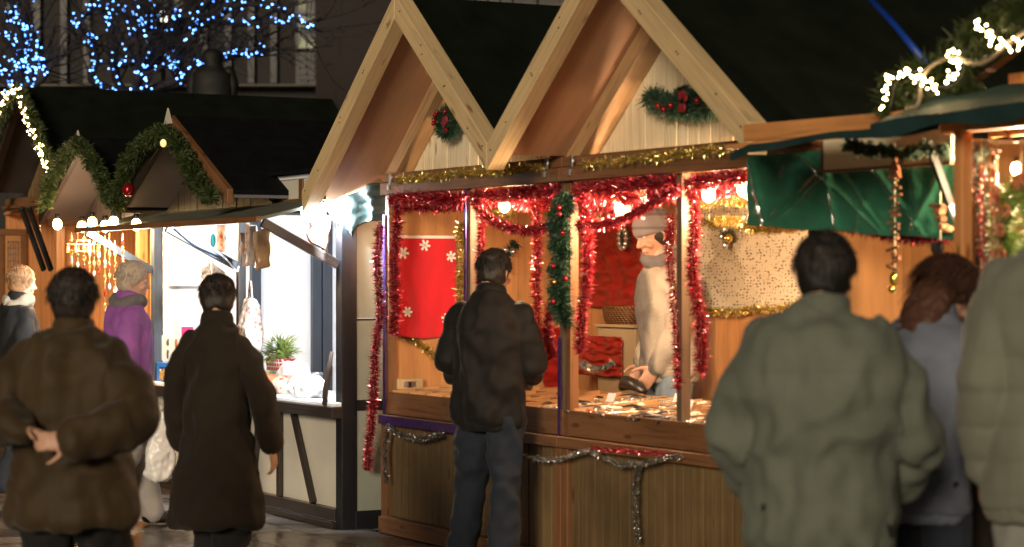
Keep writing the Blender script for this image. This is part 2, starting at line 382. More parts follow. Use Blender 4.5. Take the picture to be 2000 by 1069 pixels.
def chalet(name, label, u0, u1, ul, ur, zl, zr, first):
    um = (u0+u1)/2; za = 3.04
    t = thing(name, label, 'market stall', (um, 0, 0), 'pale pine gabled market stalls')
    def line(u, dz=0): return (za-(za-(zl if u < um else zr))*abs(u-um)/abs((ul if u < um else ur)-um))+dz
    barge(t, um, za, ul, zl, -.45, -.355, .135, 'pine', foot=.0)
    barge(t, um, za, ur, zr, -.45, -.355, .135, 'pine')
    b = MB()
    for s_, (uf, zf) in ((-1, (ul, zl)), (1, (ur, zr))):
        for f in (.06, .3, .31, .55, .56, .8, .95): x_ = um+(uf-um)*f+s_*.01; z_ = za+(zf-za)*f-.045-R.uniform(0, .05); b.box(x_-.0035, x_+.0035, -.4535, -.4498, z_-.0035, z_+.0035)
    part('screws', b, 'blackmetal', t, kind='stuff')
    roofpair(t, ul, um, ur, za-.005, zl-.005, zr-.005, -.352, 2.5, 'felt_green', 'soffit')
    for uf in (u0, u1):                                         # rafters framing the gable wall
        a, b_ = (um, uf); b = MB(); g_ = .002 if uf > um else -.002
        b.prism([(um+g_, 0, line(um)-.058), (uf, 0, line(uf)-.058), (uf, 0, line(uf)-.175), (um+g_, 0, line(um)-.175)], (0, .11, 0))
        part('rafter', b, 'rafter', t, bevel=.003)
    cladding(t, u0+.02, u1-.02, um, za-.10, line(u0)-.10, line(u1)-.10, 2.02, .112, 'pineg')
    b = MB(); b.prism([(u0+.1, .135, 2.03), (u1-.1, .135, 2.03), (um, .135, line(um)-.12)], (0, .01, 0)); part('gable_backing', b, 'dark', t)
    b = MB(); b.box(u0+.002, u1-.002, -.035, .06, 1.995, 2.065); b.box(u0+.002, u1-.002, -.02, .06, 2.068, 2.12)
    part('front_beam', b, 'brown', t, bevel=.004)
    for u in ((u0+.03, um, u1-.03) if first else (u0+.03, um, u1-.03)):
        b = MB(); b.box(u-.024, u+.024, .0, .05, .7, 1.993, 'z'); part('post', b, 'post' if u != u0+.03 else 'brown', t, bevel=.003)
    # back wall, and the one outer side wall
    b = MB(); n = 6
    for i in range(n):
        a = u0+.03+(u1-u0-.06)*i/n; c = u0+.03+(u1-u0-.06)*(i+1)/n-.003; b.box(a, c, 1.30, 1.318, .05, 2.2, 'z')
    part('back_wall', b, 'ply', t)
    us = (u0, u0+.018) if first else (u1-.018, u1)
    b = MB()
    for i in range(3):
        a = .052+i*.417; b.box(us[0], us[1], a, a+.414, .05, 2.14, 'z')
    part('side_wall', b, 'ply', t)
    # counter: box front, ledge, vertical siding, base board
    b = MB(); b.box(u0+.06, u1-.005, -.012, .012, .705, .835); part('counter_front', b, 'brown', t, bevel=.003)
    b = MB(); b.box(u0+.002, u1-.002, -.05, .03, .645, .70); part('counter_ledge', b, 'brown', t, bevel=.004)
    b = MB(); x = u0+.075; n = 0
    while x < u1-.07:
        w = .082; b.box(x, x+w-.011, -.004+R.uniform(-.0015, .0015), .014, .105, .643, 'z'); x += w
    part('siding', b, 'siding', t, bevel=.002)
    b = MB(); b.box(u0+.05, u1-.05, .018, .024, .1, .64); part('siding_backing', b, 'dark', t)
    for u in (u0+.036, u1-.036):
        b = MB(); b.box(u-.034, u+.034, -.028, .04, .02, .643, 'z'); part('corner_post', b, 'brown', t, bevel=.004)
    b = MB(); b.box(u0+.002, u1-.002, -.045, -.01 if 0 else .02, .005, .10); part('base_board', b, 'brown', t, bevel=.004)
    b = MB(); b.box(u0+.03, u1-.03, .04, 1.29, .03, .05, 'x'); part('floor', b, 'dark', t)
    # tray counter with slat dividers
    zt = lambda v: .80+.075*v
    b = MB(); b.prism([(u0+.05, .02, .80), (u0+.05, .64, .846), (u0+.05, .64, .826), (u0+.05, .02, .78)], (u1-u0-.1, 0, 0)); part('tray_base', b, 'traywood', t)
    b = MB(); nu = 9
    for i in range(nu+1):
        u = u0+.06+(u1-u0-.12)*i/nu; b.beam((u, .02, .822), (u, .64, .868), .012, .04, (1, 0, 0))
    for vv in (.17, .33, .49, .64): b.beam((u0+.05, vv, .815+.075*vv), (u1-.05, vv, .815+.075*vv), .010, .035, (0, 1, 0))
    part('tray_divider', b, 'traywood', t)
    b = MB()
    for (uu) in ((u0+.16, u1-.12) if first else (u0+.14,)):
        b = MB()
        c = Vector((uu, -.04, 2.075)); b.box(c.x-.025, c.x+.025, -.041, -.036, 2.085, 2.10); b.box(c.x-.012, c.x+.012, -.047, -.036, 2.06, 2.12); b.box(c.x-.04, c.x+.0, -.043, -.037, 2.045, 2.055)
        b.box(c.x-.03, c.x-.01, -.05, -.037, 2.02, 2.048)
        part('latch', b, 'steel', t, bevel=.002)
    return t
st1 = chalet('market_stall', 'left pine gabled stall with a round fir wreath under its peak', 0, 2.17, -.2, 2.17, 2.02, 2.18, True)
st2 = chalet('market_stall', 'pale pine gabled stall where the vendor in the beanie stands, next to the green tarpaulin', 2.17, 4.34, 2.17, 4.50, 2.18, 2.145, False)

# ------------------------------------------------------------------ white stall with dark timber frame
VF = -.17
t = ws = thing('white_stall', 'white panelled stall with dark timber frame, brilliantly lit by a cold floodlight', 'market stall', (-1.9, VF, 0))
def corner(u, m='black', w=.085, z1=2.12, name='post', v=VF):
    b = MB(); b.box(u-w/2, u+w/2, v-.01, v+w, .0, z1, 'z'); return part(name, b, m, t, bevel=.004)
corner(-.27, 'black', .09)
uL = rv(300, 600, VF).x; uM = rv(466, 600, VF).x
corner(uL, 'blue', .07, 2.0); corner(uM, 'dark', .045, 2.0)
b = MB(); b.box(uL, -.31, VF+.02, VF+.03, .12, .70, 'x'); part('front_panel', b, 'white', t)
b = MB(); b.box(uL, -.315, VF-.02, VF+.03, .045, .118); part('bottom_rail', b, 'dark', t, bevel=.004)
b = MB(); b.box(uL, -.33, VF-.03, VF+.05, .0, .035); part('plinth', b, 'dark', t, bevel=.004)
b = MB(); b.box(uL, -.225, VF-.075, VF+.0, .665, .735); part('counter_rail', b, 'dark', t, bevel=.005)
b = MB(); b.box(uL, -.23, VF-.07, VF+.55, .737, .76); part('counter', b, 'whitein', t, bevel=.003)
for (x0, y0, x1, y1) in ((546, 820, 546, 990), (573, 822, 612, 1003), (508, 815, 492, 985), (338, 800, 322, 950), (357, 800, 360, 955)):
    a = rv(x0, y0, VF); c = rv(x1, y1, VF); a.z = .662; c.z = .12
    b = MB(); b.beam((a.x, VF, a.z), (c.x, VF, c.z), .05, .028, (1, 0, 0)); part('brace', b, 'dark', t, bevel=.003)
M['shaded_board'] = mat('grey_shade_toned_board', (.24, .26, .22), .5, var=.12, vs=3, bump=.1, bs=30)  # grey-green side boards, their weaker lighting put into the colour
# side wall towards the pine stalls
b = MB(); b.box(-.245, -.235, VF+.08, 1.35, .10, 1.255, 'z'); b.box(-.245, -.235, VF+.08, 1.35, 1.265, 2.1, 'z'); part('side_wall', b, 'shaded_board', t)
b = MB(); b.box(-.26, -.225, VF+.08, 1.35, .71, .775, 'y'); b.box(-.26, -.222, VF+.08, 1.35, .0, .11, 'y'); b.box(-.25, -.23, VF+.08, 1.35, 1.25, 1.262, 'y'); part('side_rail', b, 'black', t, bevel=.003)
# far side wall seen from inside, back wall, ceiling, front strip under the roof
b = MB(); b.box(-3.56, -3.54, VF+.05, 1.4, .05, 2.1, 'z'); part('inner_wall', b, 'whitein', t)
b = MB(); b.box(-3.54, -.25, 1.36, 1.4, .05, 2.1, 'x'); part('back_wall', b, 'whitein', t)
b = MB(); b.box(-3.56, -.29, VF+.0, 1.42, 2.125, 2.15, 'x'); part('ceiling', b, 'whitein', t)
b = MB(); b.box(-3.56, -.3, VF, VF+.02, 2.0, 2.12, 'x'); part('fascia_panel', b, 'white', t)
b = MB()
for px in (345, 385, 452, 530, 590): u = rv(px, 390, VF).x; b.box(u-.03, u+.03, VF-.012, VF+.0, 2.0, 2.12, 'z')
b.box(-3.56, -.3, VF-.02, VF+.02, 1.955, 1.998); part('fascia_rail', b, 'brown', t, bevel=.003)
for px0, px1 in ((487, 508), (606, 646)):
    v0, v1 = ru(px0, 600, -3.54).y, ru(px1, 600, -3.54).y
    b = MB(); n = 1 if px1-px0 < 30 else 2; w = (v1-v0)/n
    for i in range(n): b.box(-3.539, -3.50+.012*i, v0+i*w, v0+(i+1)*w-.006, .05, 2.1, 'z')
    part('wall_stud', b, 'blue', t, bevel=.004)
v0, v1 = ru(332, 600, -3.54).y, ru(396, 600, -3.54).y
b = MB(); b.box(-3.538, -3.53, v0, v1, .1, 1.42, 'z'); dr = part('door', b, 'whitein', t, bevel=.003)
b = MB(); b.ball((-3.515, v1-.05, 1.12), .018); part('handle', b, 'blackmetal', dr)
b = MB()
for z in (1.43,): b.box(-3.538, -3.525, v0-.02, v1+.02, z, z+.02, 'y')
b.box(-3.538, -3.525, v1+.004, v1+.02, .1, 1.43, 'z'); part('door_frame', b, 'steel', t)
# awning flap hinged over the opening, three struts
b = MB(); b.prism([(-3.75, VF-.02, 1.985), (-3.75, VF-.52, 1.865), (-3.75, VF-.52, 1.845), (-3.75, VF-.02, 1.965)], (3.5, 0, 0))
M['awn'] = mat('grey_green_awning', (.10, .105, .075), .7, var=.2, vs=4, bump=.2, bs=30)
part('awning', b, 'awn', t, bevel=.004)
b = MB(); b.beam((-3.76, VF-.535, 1.852), (-.24, VF-.535, 1.852), .03, .035, (0, 1, 0)); part('awning_edge', b, 'brown', t, bevel=.003)
for u in (-.27, uM, uL):
    b = MB(); b.beam((u, VF-.5, 1.835), (u, VF-.015, 1.585 if u != uL else 1.56), .035, .055, (1, 0, 0)); part('awning_strut', b, 'blue' if u != -.27 else 'dark', t, bevel=.004)
b = MB(); b.prism([(-3.7, -.22, 2.175), (-3.7, 1.5, 2.21), (-3.7, 1.5, 2.19), (-3.7, -.22, 2.155)], (3.48, 0, 0)); part('roof', b, 'felt', t)

# ------------------------------------------------------------------ black-roofed gables A and B
M['greysof'] = mat('grey_painted_soffit', (.13, .12, .135), .6, var=.15, vs=3)
M['brownsof'] = mat('brown_painted_soffit', (.050, .040, .037), .6, var=.2, vs=3)
def lowgable(name, label, ul, um, ur, za, zf, sof, v0=-.58, foot=.10, wallm='dark'):
    t = thing(name, label, 'stall roof', (um, v0, zf), 'black roofed gables hung with fir')
    for uf in (ul, ur): barge(t, um, za, uf, zf, v0, v0+.04, .10, 'brown' if uf > -2 else 'dark', 0)
    roofpair(t, ul, um, ur, za-.004, zf-.004, zf-.004, v0+.042, 2.3, 'felt', sof)
    cladding(t, ul+.08, ur-.08, um, za-.1, zf-.08, zf-.08, zf-.11, v0+.33, wallm, .12)
    b = MB(); b.box(ul+.05, ur-.05, v0+.28, v0+.33, zf-.16, zf-.10); part('tie_beam', b, 'dark', t)
    b = MB(); b.prism([(um-.075, v0-.012, za-.06), (um+.075, v0-.012, za-.06), (um, v0-.012, za+.045)], (0, .01, 0)); part('peak_cap', b, 'white', t)
    return t
lowgable('gabled_roof', 'black gabled roof above the white stall, fir garland and yellow light at its peak', -3.2, -2.14, -1.07, 2.585, 2.06, 'greysof')
lowgable('gabled_roof', 'smaller black gabled roof above the candle stall, left of the red bauble', -5.12, -4.10, -3.23, 2.55, 2.02, 'brownsof')

# ------------------------------------------------------------------ candle stall under gable B
t = cs = thing('candle_stall', 'warmly lit wooden stall full of hanging ornaments, between two black gables', 'market stall', (-4.8, VF, 0))
uA, uB = rv(108, 500, VF).x, rv(268, 500, VF).x
for u in (uA, uB, -3.66):
    b = MB(); b.box(u-.04, u+.04, VF, VF+.07, .0, 2.02, 'z'); part('post', b, 'orange', t, bevel=.004)
b = MB(); b.box(uA-.1, -3.62, VF-.03, VF+.04, 1.93, 2.04); part('front_beam', b, 'brown', t, bevel=.004)
b = MB(); x = uA
while x < -3.7: b.box(x, x+.1, VF+.01, VF+.03, .1, .74, 'z'); x += .104
part('siding', b, 'siding', t)
b = MB(); b.box(uA, -3.66, VF-.08, VF+.5, .76, .79); part('counter', b, 'orange', t, bevel=.003)
b = MB()
for i in range(10): b.box(uA-.03, uA-.01, VF+.07+i*.12, VF+.186+i*.12, .05, 2.05, 'z')
for i in range(24): b.box(uA+i*.1, uA+i*.1+.097, 1.05, 1.07, .05, 2.05, 'z')
part('inner_wall', b, 'orange', t)
b = MB(); b.box(uA-.05, -3.6, VF, 1.1, 2.045, 2.06); part('ceiling', b, 'ply', t)

# ------------------------------------------------------------------ large far-left stall C
t = fs = thing('market_stall', 'far left wooden stall with a tall gable outlined in warm fairy lights', 'market stall', (-7.1, .2, 0))
uc, zc, ur, zf = -7.07, 3.157, -6.03, 2.33
for uf in (2*uc-ur, ur): barge(t, uc, zc, uf, zf, -.2, -.13, .12, 'dark')
roofpair(t, 2*uc-ur, uc, ur, zc-.004, zf-.004, zf-.004, -.127, 2.75, 'felt_green', 'brownsof')
cladding(t, -8.1, ur+.0, uc, zc-.12, zf-.06, zf-.12, 2.24, .2, 'siding', .075)
b = MB(); b.box(-8.6, -6.0, .13, .22, 2.12, 2.235); b.box(-8.6, -6.0, .10, .13, 2.14, 2.17); part('front_beam', b, 'brown', t, bevel=.004)
b = MB()
for i in range(22): b.box(-8.9+i*.13, -8.9+i*.13+.127, .75, .77, .05, 2.2, 'z')
part('back_wall', b, 'orange', t)
b = MB(); b.box(-8.9, -6.1, .2, .8, 2.10, 2.118); part('ceiling', b, 'orange', t)
b = MB()
for i in range(26): b.box(-8.9+i*.1, -8.9+i*.1+.097, .2, .22, .05, .85, 'z')
part('siding', b, 'siding', t)
b = MB(); b.box(-8.9, -6.1, .1, .5, .86, .89); part('counter', b, 'orange', t)
b = MB()
for i in range(9): b.box(-8.92, -8.90, .225+i*.11, .332+i*.11, .05, 2.2, 'z')
part('side_wall', b, 'orange', t)
a = ru(2, 460, -8.9); c = ru(46, 620, -8.9); b = MB()
for y in (a.y, c.y): b.box(-8.898, -8.875, y-.025, y+.025, .1, a.z, 'z')
b.box(-8.898, -8.874, a.y-.02, c.y+.02, a.z+.002, a.z+.06, 'y'); part('door_frame', b, 'brown', t, bevel=.004)
b = MB(); b.box(-8.899, -8.89, a.y+.03, c.y-.03, .1, a.z, 'z'); dr = part('door', b, 'ply', t)
b = MB()
for k in range(5): y = a.y+.06+k*(c.y-a.y-.12)/4; b.box(-8.888, -8.882, y-.003, y+.003, a.z-.30, a.z-.06, 'z')
for k in range(5): b.box(-8.882, -8.878, a.y+.05, c.y-.05, a.z-.30+k*.06, a.z-.294+k*.06, 'y')
part('grille', b, 'steel', dr)
for x in (42, 56):
    a = rd(x, 405, 19.0); c = rd(x+44, 528, 19.3); b = MB(); b.beam(a, c, .03, .045); part('awning_strut', b, 'blackmetal', t, bevel=.003)

# ------------------------------------------------------------------ right stall D with awning
M['tarp_awn'] = mat('dark_green_awning_cloth', (.008, .030, .030), .65, var=.25, vs=5, bump=.3, bs=18)
t = rs_ = thing('market_stall', 'ornament stall at the right edge with dark green awning and lit fir garland', 'market stall', (5.85, -.45, 0))
b = MB()
a = Vector((4.47, -.43, 2.10)); c = rv(1888, 214, -.43); c.z = 2.105
b.beam(a, (c.x, -.43, 2.085), .05, .07, (0, 1, 0)); part('fascia_plank', b, 'orange', t, bevel=.004)
pp = rv(1881, 300, -.5)
b = MB(); b.box(pp.x-.024, pp.x+.024, -.525, -.475, .0, 2.035, 'z'); part('post', b, 'orange', t, bevel=.005)
b = MB(); b.box(pp.x-.1, 7.4, -.525, -.47, 2.02, 2.075); part('front_beam', b, 'orange', t, bevel=.005)
b = MB(); b.beam((4.62, -.63, 2.03), (5.9, -.63, 2.035), .02, .02); part('awning_bar', b, 'orange', t)
def awf(a, b_):
    p = Vector((4.66+a*1.32, -.40-.24*b_, 2.055+.012*a)); p.z -= .02*b_ + .006*math.sin(a*9)*b_
    if a < .1: p.z -= (.1-a)*.35*b_
    p.z += .01*noise.noise(Vector((a*5, b_*2, 1)))
    return p
b = MB(); b.sheet(awf, 40, 8); b.sheet(lambda a, b_: awf(a, 1)+Vector((0, -.004, -.030*b_*(1+.15*math.sin(a*11))+.004*(a))), 40, 3); part('awning', b, 'tarp_awn', t)
def awf2(a, b_):
    p = Vector((5.66+a*1.5, -.38-.32*b_, 2.175+.02*a-.10*b_)); 
    p.z += .008*math.sin(a*8+b_*2)*b_+.012*noise.noise(Vector((a*6, b_*3, 4)))
    if a < .2: p.z -= (.2-a)*.12*(b_)
    return p
b = MB(); b.sheet(awf2, 40, 10); b.sheet(lambda a, b_: awf2(a, 1)+Vector((0, -.003, -.05*b_*(1+.3*math.sin(a*17)))), 40, 3); part('awning_flap', b, 'tarp_awn', t)
# gable wall behind the garland, rising to the right
b = MB(); x = 5.72
while x < 7.3:
    w = .11; zt = 2.20+(x-5.72)*.42
    b.beam((x+w/2, -.2, 2.02), (x+w/2, -.2, min(zt, 2.95)), w-.004, .02, (1, 0, 0)); x += w
part('gable_wall', b, 'orange', t)
b = MB(); b.box(5.9, 7.4, .7, .73, .0, 2.2, 'x'); part('back_wall', b, 'dark', t)
b = MB(); b.box(5.45, 7.2, -.75, -.25, .80, .835); b.box(5.5, 7.1, -.7, -.3, .0, .80); part('counter', b, 'dark', t, bevel=.004)
b = MB(); b.beam((5.33, -.3, 2.11), (7.2, -.3, 2.84), .05, .1, (0, 1, 0)); part('barge_board', b, 'dark', t)
a = rd(1812, 275, 8.7); c = rd(1856, 400, 8.75); e = rd(1892, 487, 8.8)
b = MB(); b.beam(a, c, .022, .03); part('awning_strut', b, 'blackmetal', t, bevel=.002)
b = MB(); b.beam(c, e, .016, .026); part('awning_strut', b, 'whitein', t, bevel=.002)
# ------------------------------------------------------------------ far building, statue, street lamp, trees
YB = 36.0
def wx(px, Y=YB): return (px-CX)*Y/F
def wz(py, Y=YB): return EYE+(HY-py)*Y/F
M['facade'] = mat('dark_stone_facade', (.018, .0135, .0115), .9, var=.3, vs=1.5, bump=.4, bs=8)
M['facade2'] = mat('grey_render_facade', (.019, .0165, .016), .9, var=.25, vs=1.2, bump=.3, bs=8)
M['facdark'] = mat('dark_window_recess', (.006, .005, .008), .5, var=.3, vs=2)
M['ledge'] = mat('pale_stone_ledge', (.09, .08, .07), .8, var=.3, vs=3)
def litwin():
    m, n, l, b = nodes('lit_window_glass'); tc = N(n, 'ShaderNodeTexCoord')
    x = N(n, 'ShaderNodeTexNoise'); x.inputs['Scale'].default_value = 2.6; x.inputs['Detail'].default_value = 6; l.new(tc.outputs['Object'], x.inputs[0])
    r = ramp(n, [(.42, (.02, .02, .015)), (.6, (.45, .45, .22)), (.75, (.9, .9, .6))]); l.new(x.outputs[0], r.inputs[0])
    l.new(r.outputs[0], b.inputs['Emission Color']); b.inputs['Emission Strength'].default_value = .7; b.inputs['Base Color'].default_value = (.02, .02, .02, 1)
    return m
M['litwin'] = litwin()
t = thing('building', 'dark multi-storey stone building behind the blue lit trees', 'building', (wx(300), YB, 0), rot=0, own=True)
o0 = Vector((wx(300), YB, 0))
def wbox(b, x0, x1, y0, y1, z0, z1): return b.box(x0-o0.x, x1-o0.x, y0-o0.y, y1-o0.y, z0, z1)
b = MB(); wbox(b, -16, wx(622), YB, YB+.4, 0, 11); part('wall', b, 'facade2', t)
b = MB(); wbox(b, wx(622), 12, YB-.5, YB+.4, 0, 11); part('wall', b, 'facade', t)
b = MB()
for px in (75, 127, 172, 400, 447, 492, 536): wbox(b, wx(px)-.05, wx(px)+.05, YB-.12, YB-.001, 4.55, 11)
part('pilaster', b, 'facdark', t)
b = MB(); wbox(b, wx(-60), wx(622), YB-.35, YB-.003, wz(172), wz(168)); part('ledge', b, 'ledge', t)
wins = [(582, 618, -40, 98), (302, 354, -50, 34), (583, 617, 104, 160), (20, 60, -60, 20)]
for i, (x0, x1, y0, y1) in enumerate(wins):
    b = MB(); wbox(b, wx(x0)-.04, wx(x1)+.04, YB-.05, YB-.004, wz(y1)-.04, wz(y0)+.04); w_ = part('window', b, 'facdark', t)
    b = MB(); wbox(b, wx(x0)+.02, wx(x1)-.02, YB-.08, YB-.055, wz(y1)+.02, wz(y0)-.02); part('pane', b, 'litwin' if i < 2 else 'facdark', w_)
    b = MB(); mid = (wx(x0)+wx(x1))/2; wbox(b, mid-.015, mid+.015, YB-.10, YB-.082, wz(y1), wz(y0))
    for q in range(1, 4): z = wz(y1)+(wz(y0)-wz(y1))*q/4; wbox(b, wx(x0), wx(x1), YB-.10, YB-.083, z-.015, z+.015)
    part('glazing_bar', b, 'facdark', w_)
b = MB()
for k in range(9): wbox(b, wx(835+k*24), wx(835+k*24+21), YB-.60, YB-.505, wz(60), wz(-60))
part('shutter', b, 'facdark', t)
b = MB()
ar = [(wx(1068)+wx(1000+34*math.cos(a))-0-wx(1000)+0, wz(40)+.9*math.sin(a)) for a in [math.pi*i/12 for i in range(13)]]
for i in range(12): b.beam((ar[i][0]-o0.x, -.62, ar[i][1]), (ar[i+1][0]-o0.x, -.62, ar[i+1][1]), .06, .2, (0, 1, 0))
wbox(b, wx(1032), wx(1102), YB-.56, YB-.51, wz(60), wz(-50)); part('arch', b, 'ledge', t)
# statue
M['bronze'] = mat('dark_bronze', (.003, .003, .003), .7, metal=.2, var=.3, vs=8)
YS = 27.0; t = thing('statue', 'dark bronze figure on a plinth in front of the blue lit tree', 'statue', (wx(415, YS), YS, 0), rot=0, own=True)
k_ = YS/F
b = MB()
def sp(dx, py): return Vector((dx*k_, 0, EYE+(HY-py)*k_))
b.loft([(sp(0, 330), .22, .16), (sp(0, 250), .24, .18), (sp(0, 175), .25, .18), (sp(0, 160), .245, .17), (sp(0, 145), .25, .16), (sp(0, 139), .20, .14), (sp(1, 132), .13, .11), (sp(1, 126), .10, .10), (sp(-1, 114), .135, .14), (sp(0, 103), .115, .12), (sp(0, 96), .06, .07)], 18)
b.limb([sp(-32, 140), sp(-40, 165), sp(-38, 200)], [.07, .07, .06]); b.limb([sp(32, 140), sp(40, 165), sp(36, 200)], [.07, .07, .06])
part('figure', b, 'bronze', t)
b = MB(); b.box(-.45, .45, -.4, .4, 0, EYE+(HY-330)*k_); b.box(-.52, .52, -.47, .47, 0, .3); part('plinth', b, 'facade', t)
# street lamp
YL = 31.0; t = thing('street_lamp', 'glowing oval street lamp among the tree branches', 'street lamp', (wx(319, YL), YL, 0), rot=0, own=True)
b = MB(); b.tube([(0, 0, 0), (0, 0, 2), (0, 0, wz(48, YL))], [.06, .045, .03], 8); part('pole', b, 'blackmetal', t)
M['lampglass'] = glow('street_lamp_glass', (1, .95, .72), 6)
b = MB(); b.ball((0, 0, wz(34, YL)), .055, .055, .10); part('lamp_glass', b, 'lampglass', t)
b = MB(); b.ball((0, 0, wz(17, YL)), .07, .07, .03); part('cap', b, 'blackmetal', t)
M['bark'] = mat('dark_bark', (.022, .018, .018), .9, var=.4, vs=12, bump=.6, bs=30)
ICO = MB(); ICO.ball((0, 0, 0), .011, seg=6, rg=4)
def tree(label, lab2, Y, base, limbs, dens, jit, seed, twigs=26):
    rr = random.Random(seed); x0 = wx(base, Y)
    t = thing('bare_tree', label, 'tree', (x0, Y, 0), 'bare winter trees wound with blue lights', rot=0, own=True)
    P = lambda px, py, d=0: Vector((wx(px, Y)-x0, d, wz(py, Y)))
    b = MB(); top = P(base, 190)
    b.tube([(0, 0, 0), (0, 0, 1.2), (top.x*.5, 0, 2.6), top], [.22, .17, .15, .12], 10); part('trunk', b, 'bark', t)
    br = MB(); pts = []
    for li, lm in enumerate(limbs):
        q = [P(a, c, rr.uniform(-.5, .5)) for a, c in lm]
        if lm[0][1] > 120: q = [top+Vector((rr.uniform(-.05, .05), 0, 0))]+q
        c = curve(q, 26); n = len(c)
        br.tube(c, [.05*(1-i/n)+.012 for i in range(n)], 6)
        L = sum((c[i+1]-c[i]).length for i in range(n-1)); cnt = int(L*dens)
        for i in range(cnt):
            f = rr.random()*(n-1.01); k = int(f); p = c[k].lerp(c[k+1], f-k)
            pts.append(p+Vector((rr.gauss(0, jit), rr.uniform(-.12, .02), rr.gauss(0, jit))))
        for i in range(twigs//2+4):
            k = rr.randrange(3, n-1); p = c[k]; d = (c[min(k+1, n-1)]-c[k-1]).normalized()+Vector((rr.uniform(-1, 1), rr.uniform(-.6, .6), rr.uniform(-.4, .9)))*.8
            d.normalize(); L2 = rr.uniform(.4, 1.5); tw = [p]
            for s in range(5): d = (d+Vector((rr.uniform(-.35, .35), rr.uniform(-.3, .3), rr.uniform(-.3, .4)))).normalized(); tw.append(tw[-1]+d*L2/5)
            br.tube(tw, [.014, .012, .010, .008, .006, .004], 4)
            for s in (2, 3, 4):
                d2 = (d+Vector((rr.uniform(-1, 1), rr.uniform(-1, 1), rr.uniform(-1, 1)))).normalized(); br.tube([tw[s], tw[s]+d2*L2*.2, tw[s]+d2*L2*.35+Vector((0, 0, -.03))], [.007, .005, .003], 3)
    part('crown', br, 'bark', t)
    s = thing('string_lights', lab2, 'string lights', (x0, Y-.05, wz(200, Y)), 'blue string lights in the bare trees', rot=0, own=True)
    z0 = wz(200, Y); me = mesh_from(ICO, 'bulb', (0, 0, 0)); _mats(me, 'bulb_b'); rest = MB()
    w = MB()
    for lm in limbs:
        c = curve([P(a, e) for a, e in lm], 20, .03); w.tube([q+Vector((0, -.1, -z0)) for q in c], .004, 3)
    part('wire', w, 'wire', s)
    for i, p in enumerate(pts):
        q = p+Vector((0, -.1, -z0)); sc = rr.uniform(.55, 1.15)
        if i < 98:
            o = bpy.data.objects.new('bulb', me); COL.objects.link(o); o.parent = s; o.location = q; o.scale = (sc,)*3
        else: rest.ball(q, .011*sc, seg=6, rg=4)
    if rest.v: part('bulbs', rest, 'bulb_b', s, kind='stuff')
tree('bare tree at the far left edge wound with strands of blue lights', 'blue string lights wound up the far left tree', 27.5, 38,
     [[(45, 155), (38, 130), (34, 95), (18, 75), (4, 58)], [(70, 160), (62, 130), (60, 100), (45, 60), (42, 20), (40, -40)], [(95, 158), (88, 128), (70, 100), (62, 72), (58, 40), (60, -40)],
      [(-20, 130), (0, 138), (16, 142)], [(30, 160), (60, 130), (85, 132)], [(2, 20), (20, 8), (10, -30)]], 22, .055, 3)
tree('large bare tree with blue lights whose long boughs arch to the right', 'blue string lights along the big tree with arching boughs', 28.5, 262,
     [[(182, 158), (192, 120), (188, 95), (172, 72), (168, 55), (180, 20), (200, -30)], [(222, 158), (222, 120), (222, 80), (216, 40), (225, 10), (235, -30)],
      [(296, 158), (298, 110), (296, 65), (280, 20), (270, -30)], [(330, 160), (345, 118), (375, 78), (395, 50), (425, 25), (470, 12), (525, 14), (565, 30), (600, 52), (618, 62)],
      [(262, 62), (300, 60), (335, 55), (365, 40), (420, 45), (480, 44), (530, 44), (572, 52)], [(375, 150), (395, 128), (425, 108), (460, 102), (500, 100), (515, 92)],
      [(230, 120), (260, 122), (300, 110), (340, 112)], [(280, 158), (300, 140), (335, 128), (350, 100)], [(350, 158), (365, 150), (352, 130), (330, 120)],
      [(190, 15), (235, 20), (280, 35), (305, 38), (300, 5)], [(250, 100), (270, 75), (265, 50)], [(380, 45), (400, 15), (440, -20)]], 14, .030, 9, 44)
# ------------------------------------------------------------------ people
def remesh(mb, vox, smooth=2, folds=0, fs=7, quilt=None, seed=0, name='m', sm_f=.6, drop=None):
    me = mesh_from(mb, name, (0, 0, 0)); tmp = bpy.data.objects.new('tmp', me); COL.objects.link(tmp)
    md = tmp.modifiers.new('r', 'REMESH'); md.mode = 'VOXEL'; md.voxel_size = vox; md.use_smooth_shade = True
    if smooth: s = tmp.modifiers.new('s', 'SMOOTH'); s.factor = sm_f; s.iterations = smooth
    dg = bpy.context.evaluated_depsgraph_get(); ev = tmp.evaluated_get(dg)
    out = bpy.data.meshes.new_from_object(ev); bpy.data.objects.remove(tmp); bpy.data.meshes.remove(me)
    out.name = name; out.materials.clear()
    if folds or quilt:
        n = len(out.vertices); co = np.empty(n*3); out.vertices.foreach_get('co', co); no = np.empty(n*3); out.vertices.foreach_get('normal', no)
        co = co.reshape(-1, 3); no = no.reshape(-1, 3); d = np.zeros(n)
        if folds:
            sd = seed*3.7
            for i in range(n):
                x, y, z = co[i]
                a = noise.noise(Vector((x*fs+sd, y*fs, z*fs*.55+1.5*noise.noise(Vector((x*3, y*3, z*3+sd))))))
                c = noise.noise(Vector((x*fs*2.6, y*fs*2.6+sd, z*fs*2.1)))
                d[i] = folds*1.35*((1-abs(a)*2.6)*.75+c*.55+.45)
        if quilt:
            p, amp = quilt; d += amp*(np.abs(np.sin(np.pi*co[:, 2]/p))**.5-.7)
        co += no*d[:, None]; out.vertices.foreach_set('co', co.ravel()); out.update()
    out.polygons.foreach_set('use_smooth', [True]*len(out.polygons))
    return out
def mpart(name, me, m, parent, label=None):
    _mats(me, m); o = bpy.data.objects.new(name, me); COL.objects.link(o); o.parent = parent; OFF[o.name] = OFF[parent.name]; return tag(o, label)
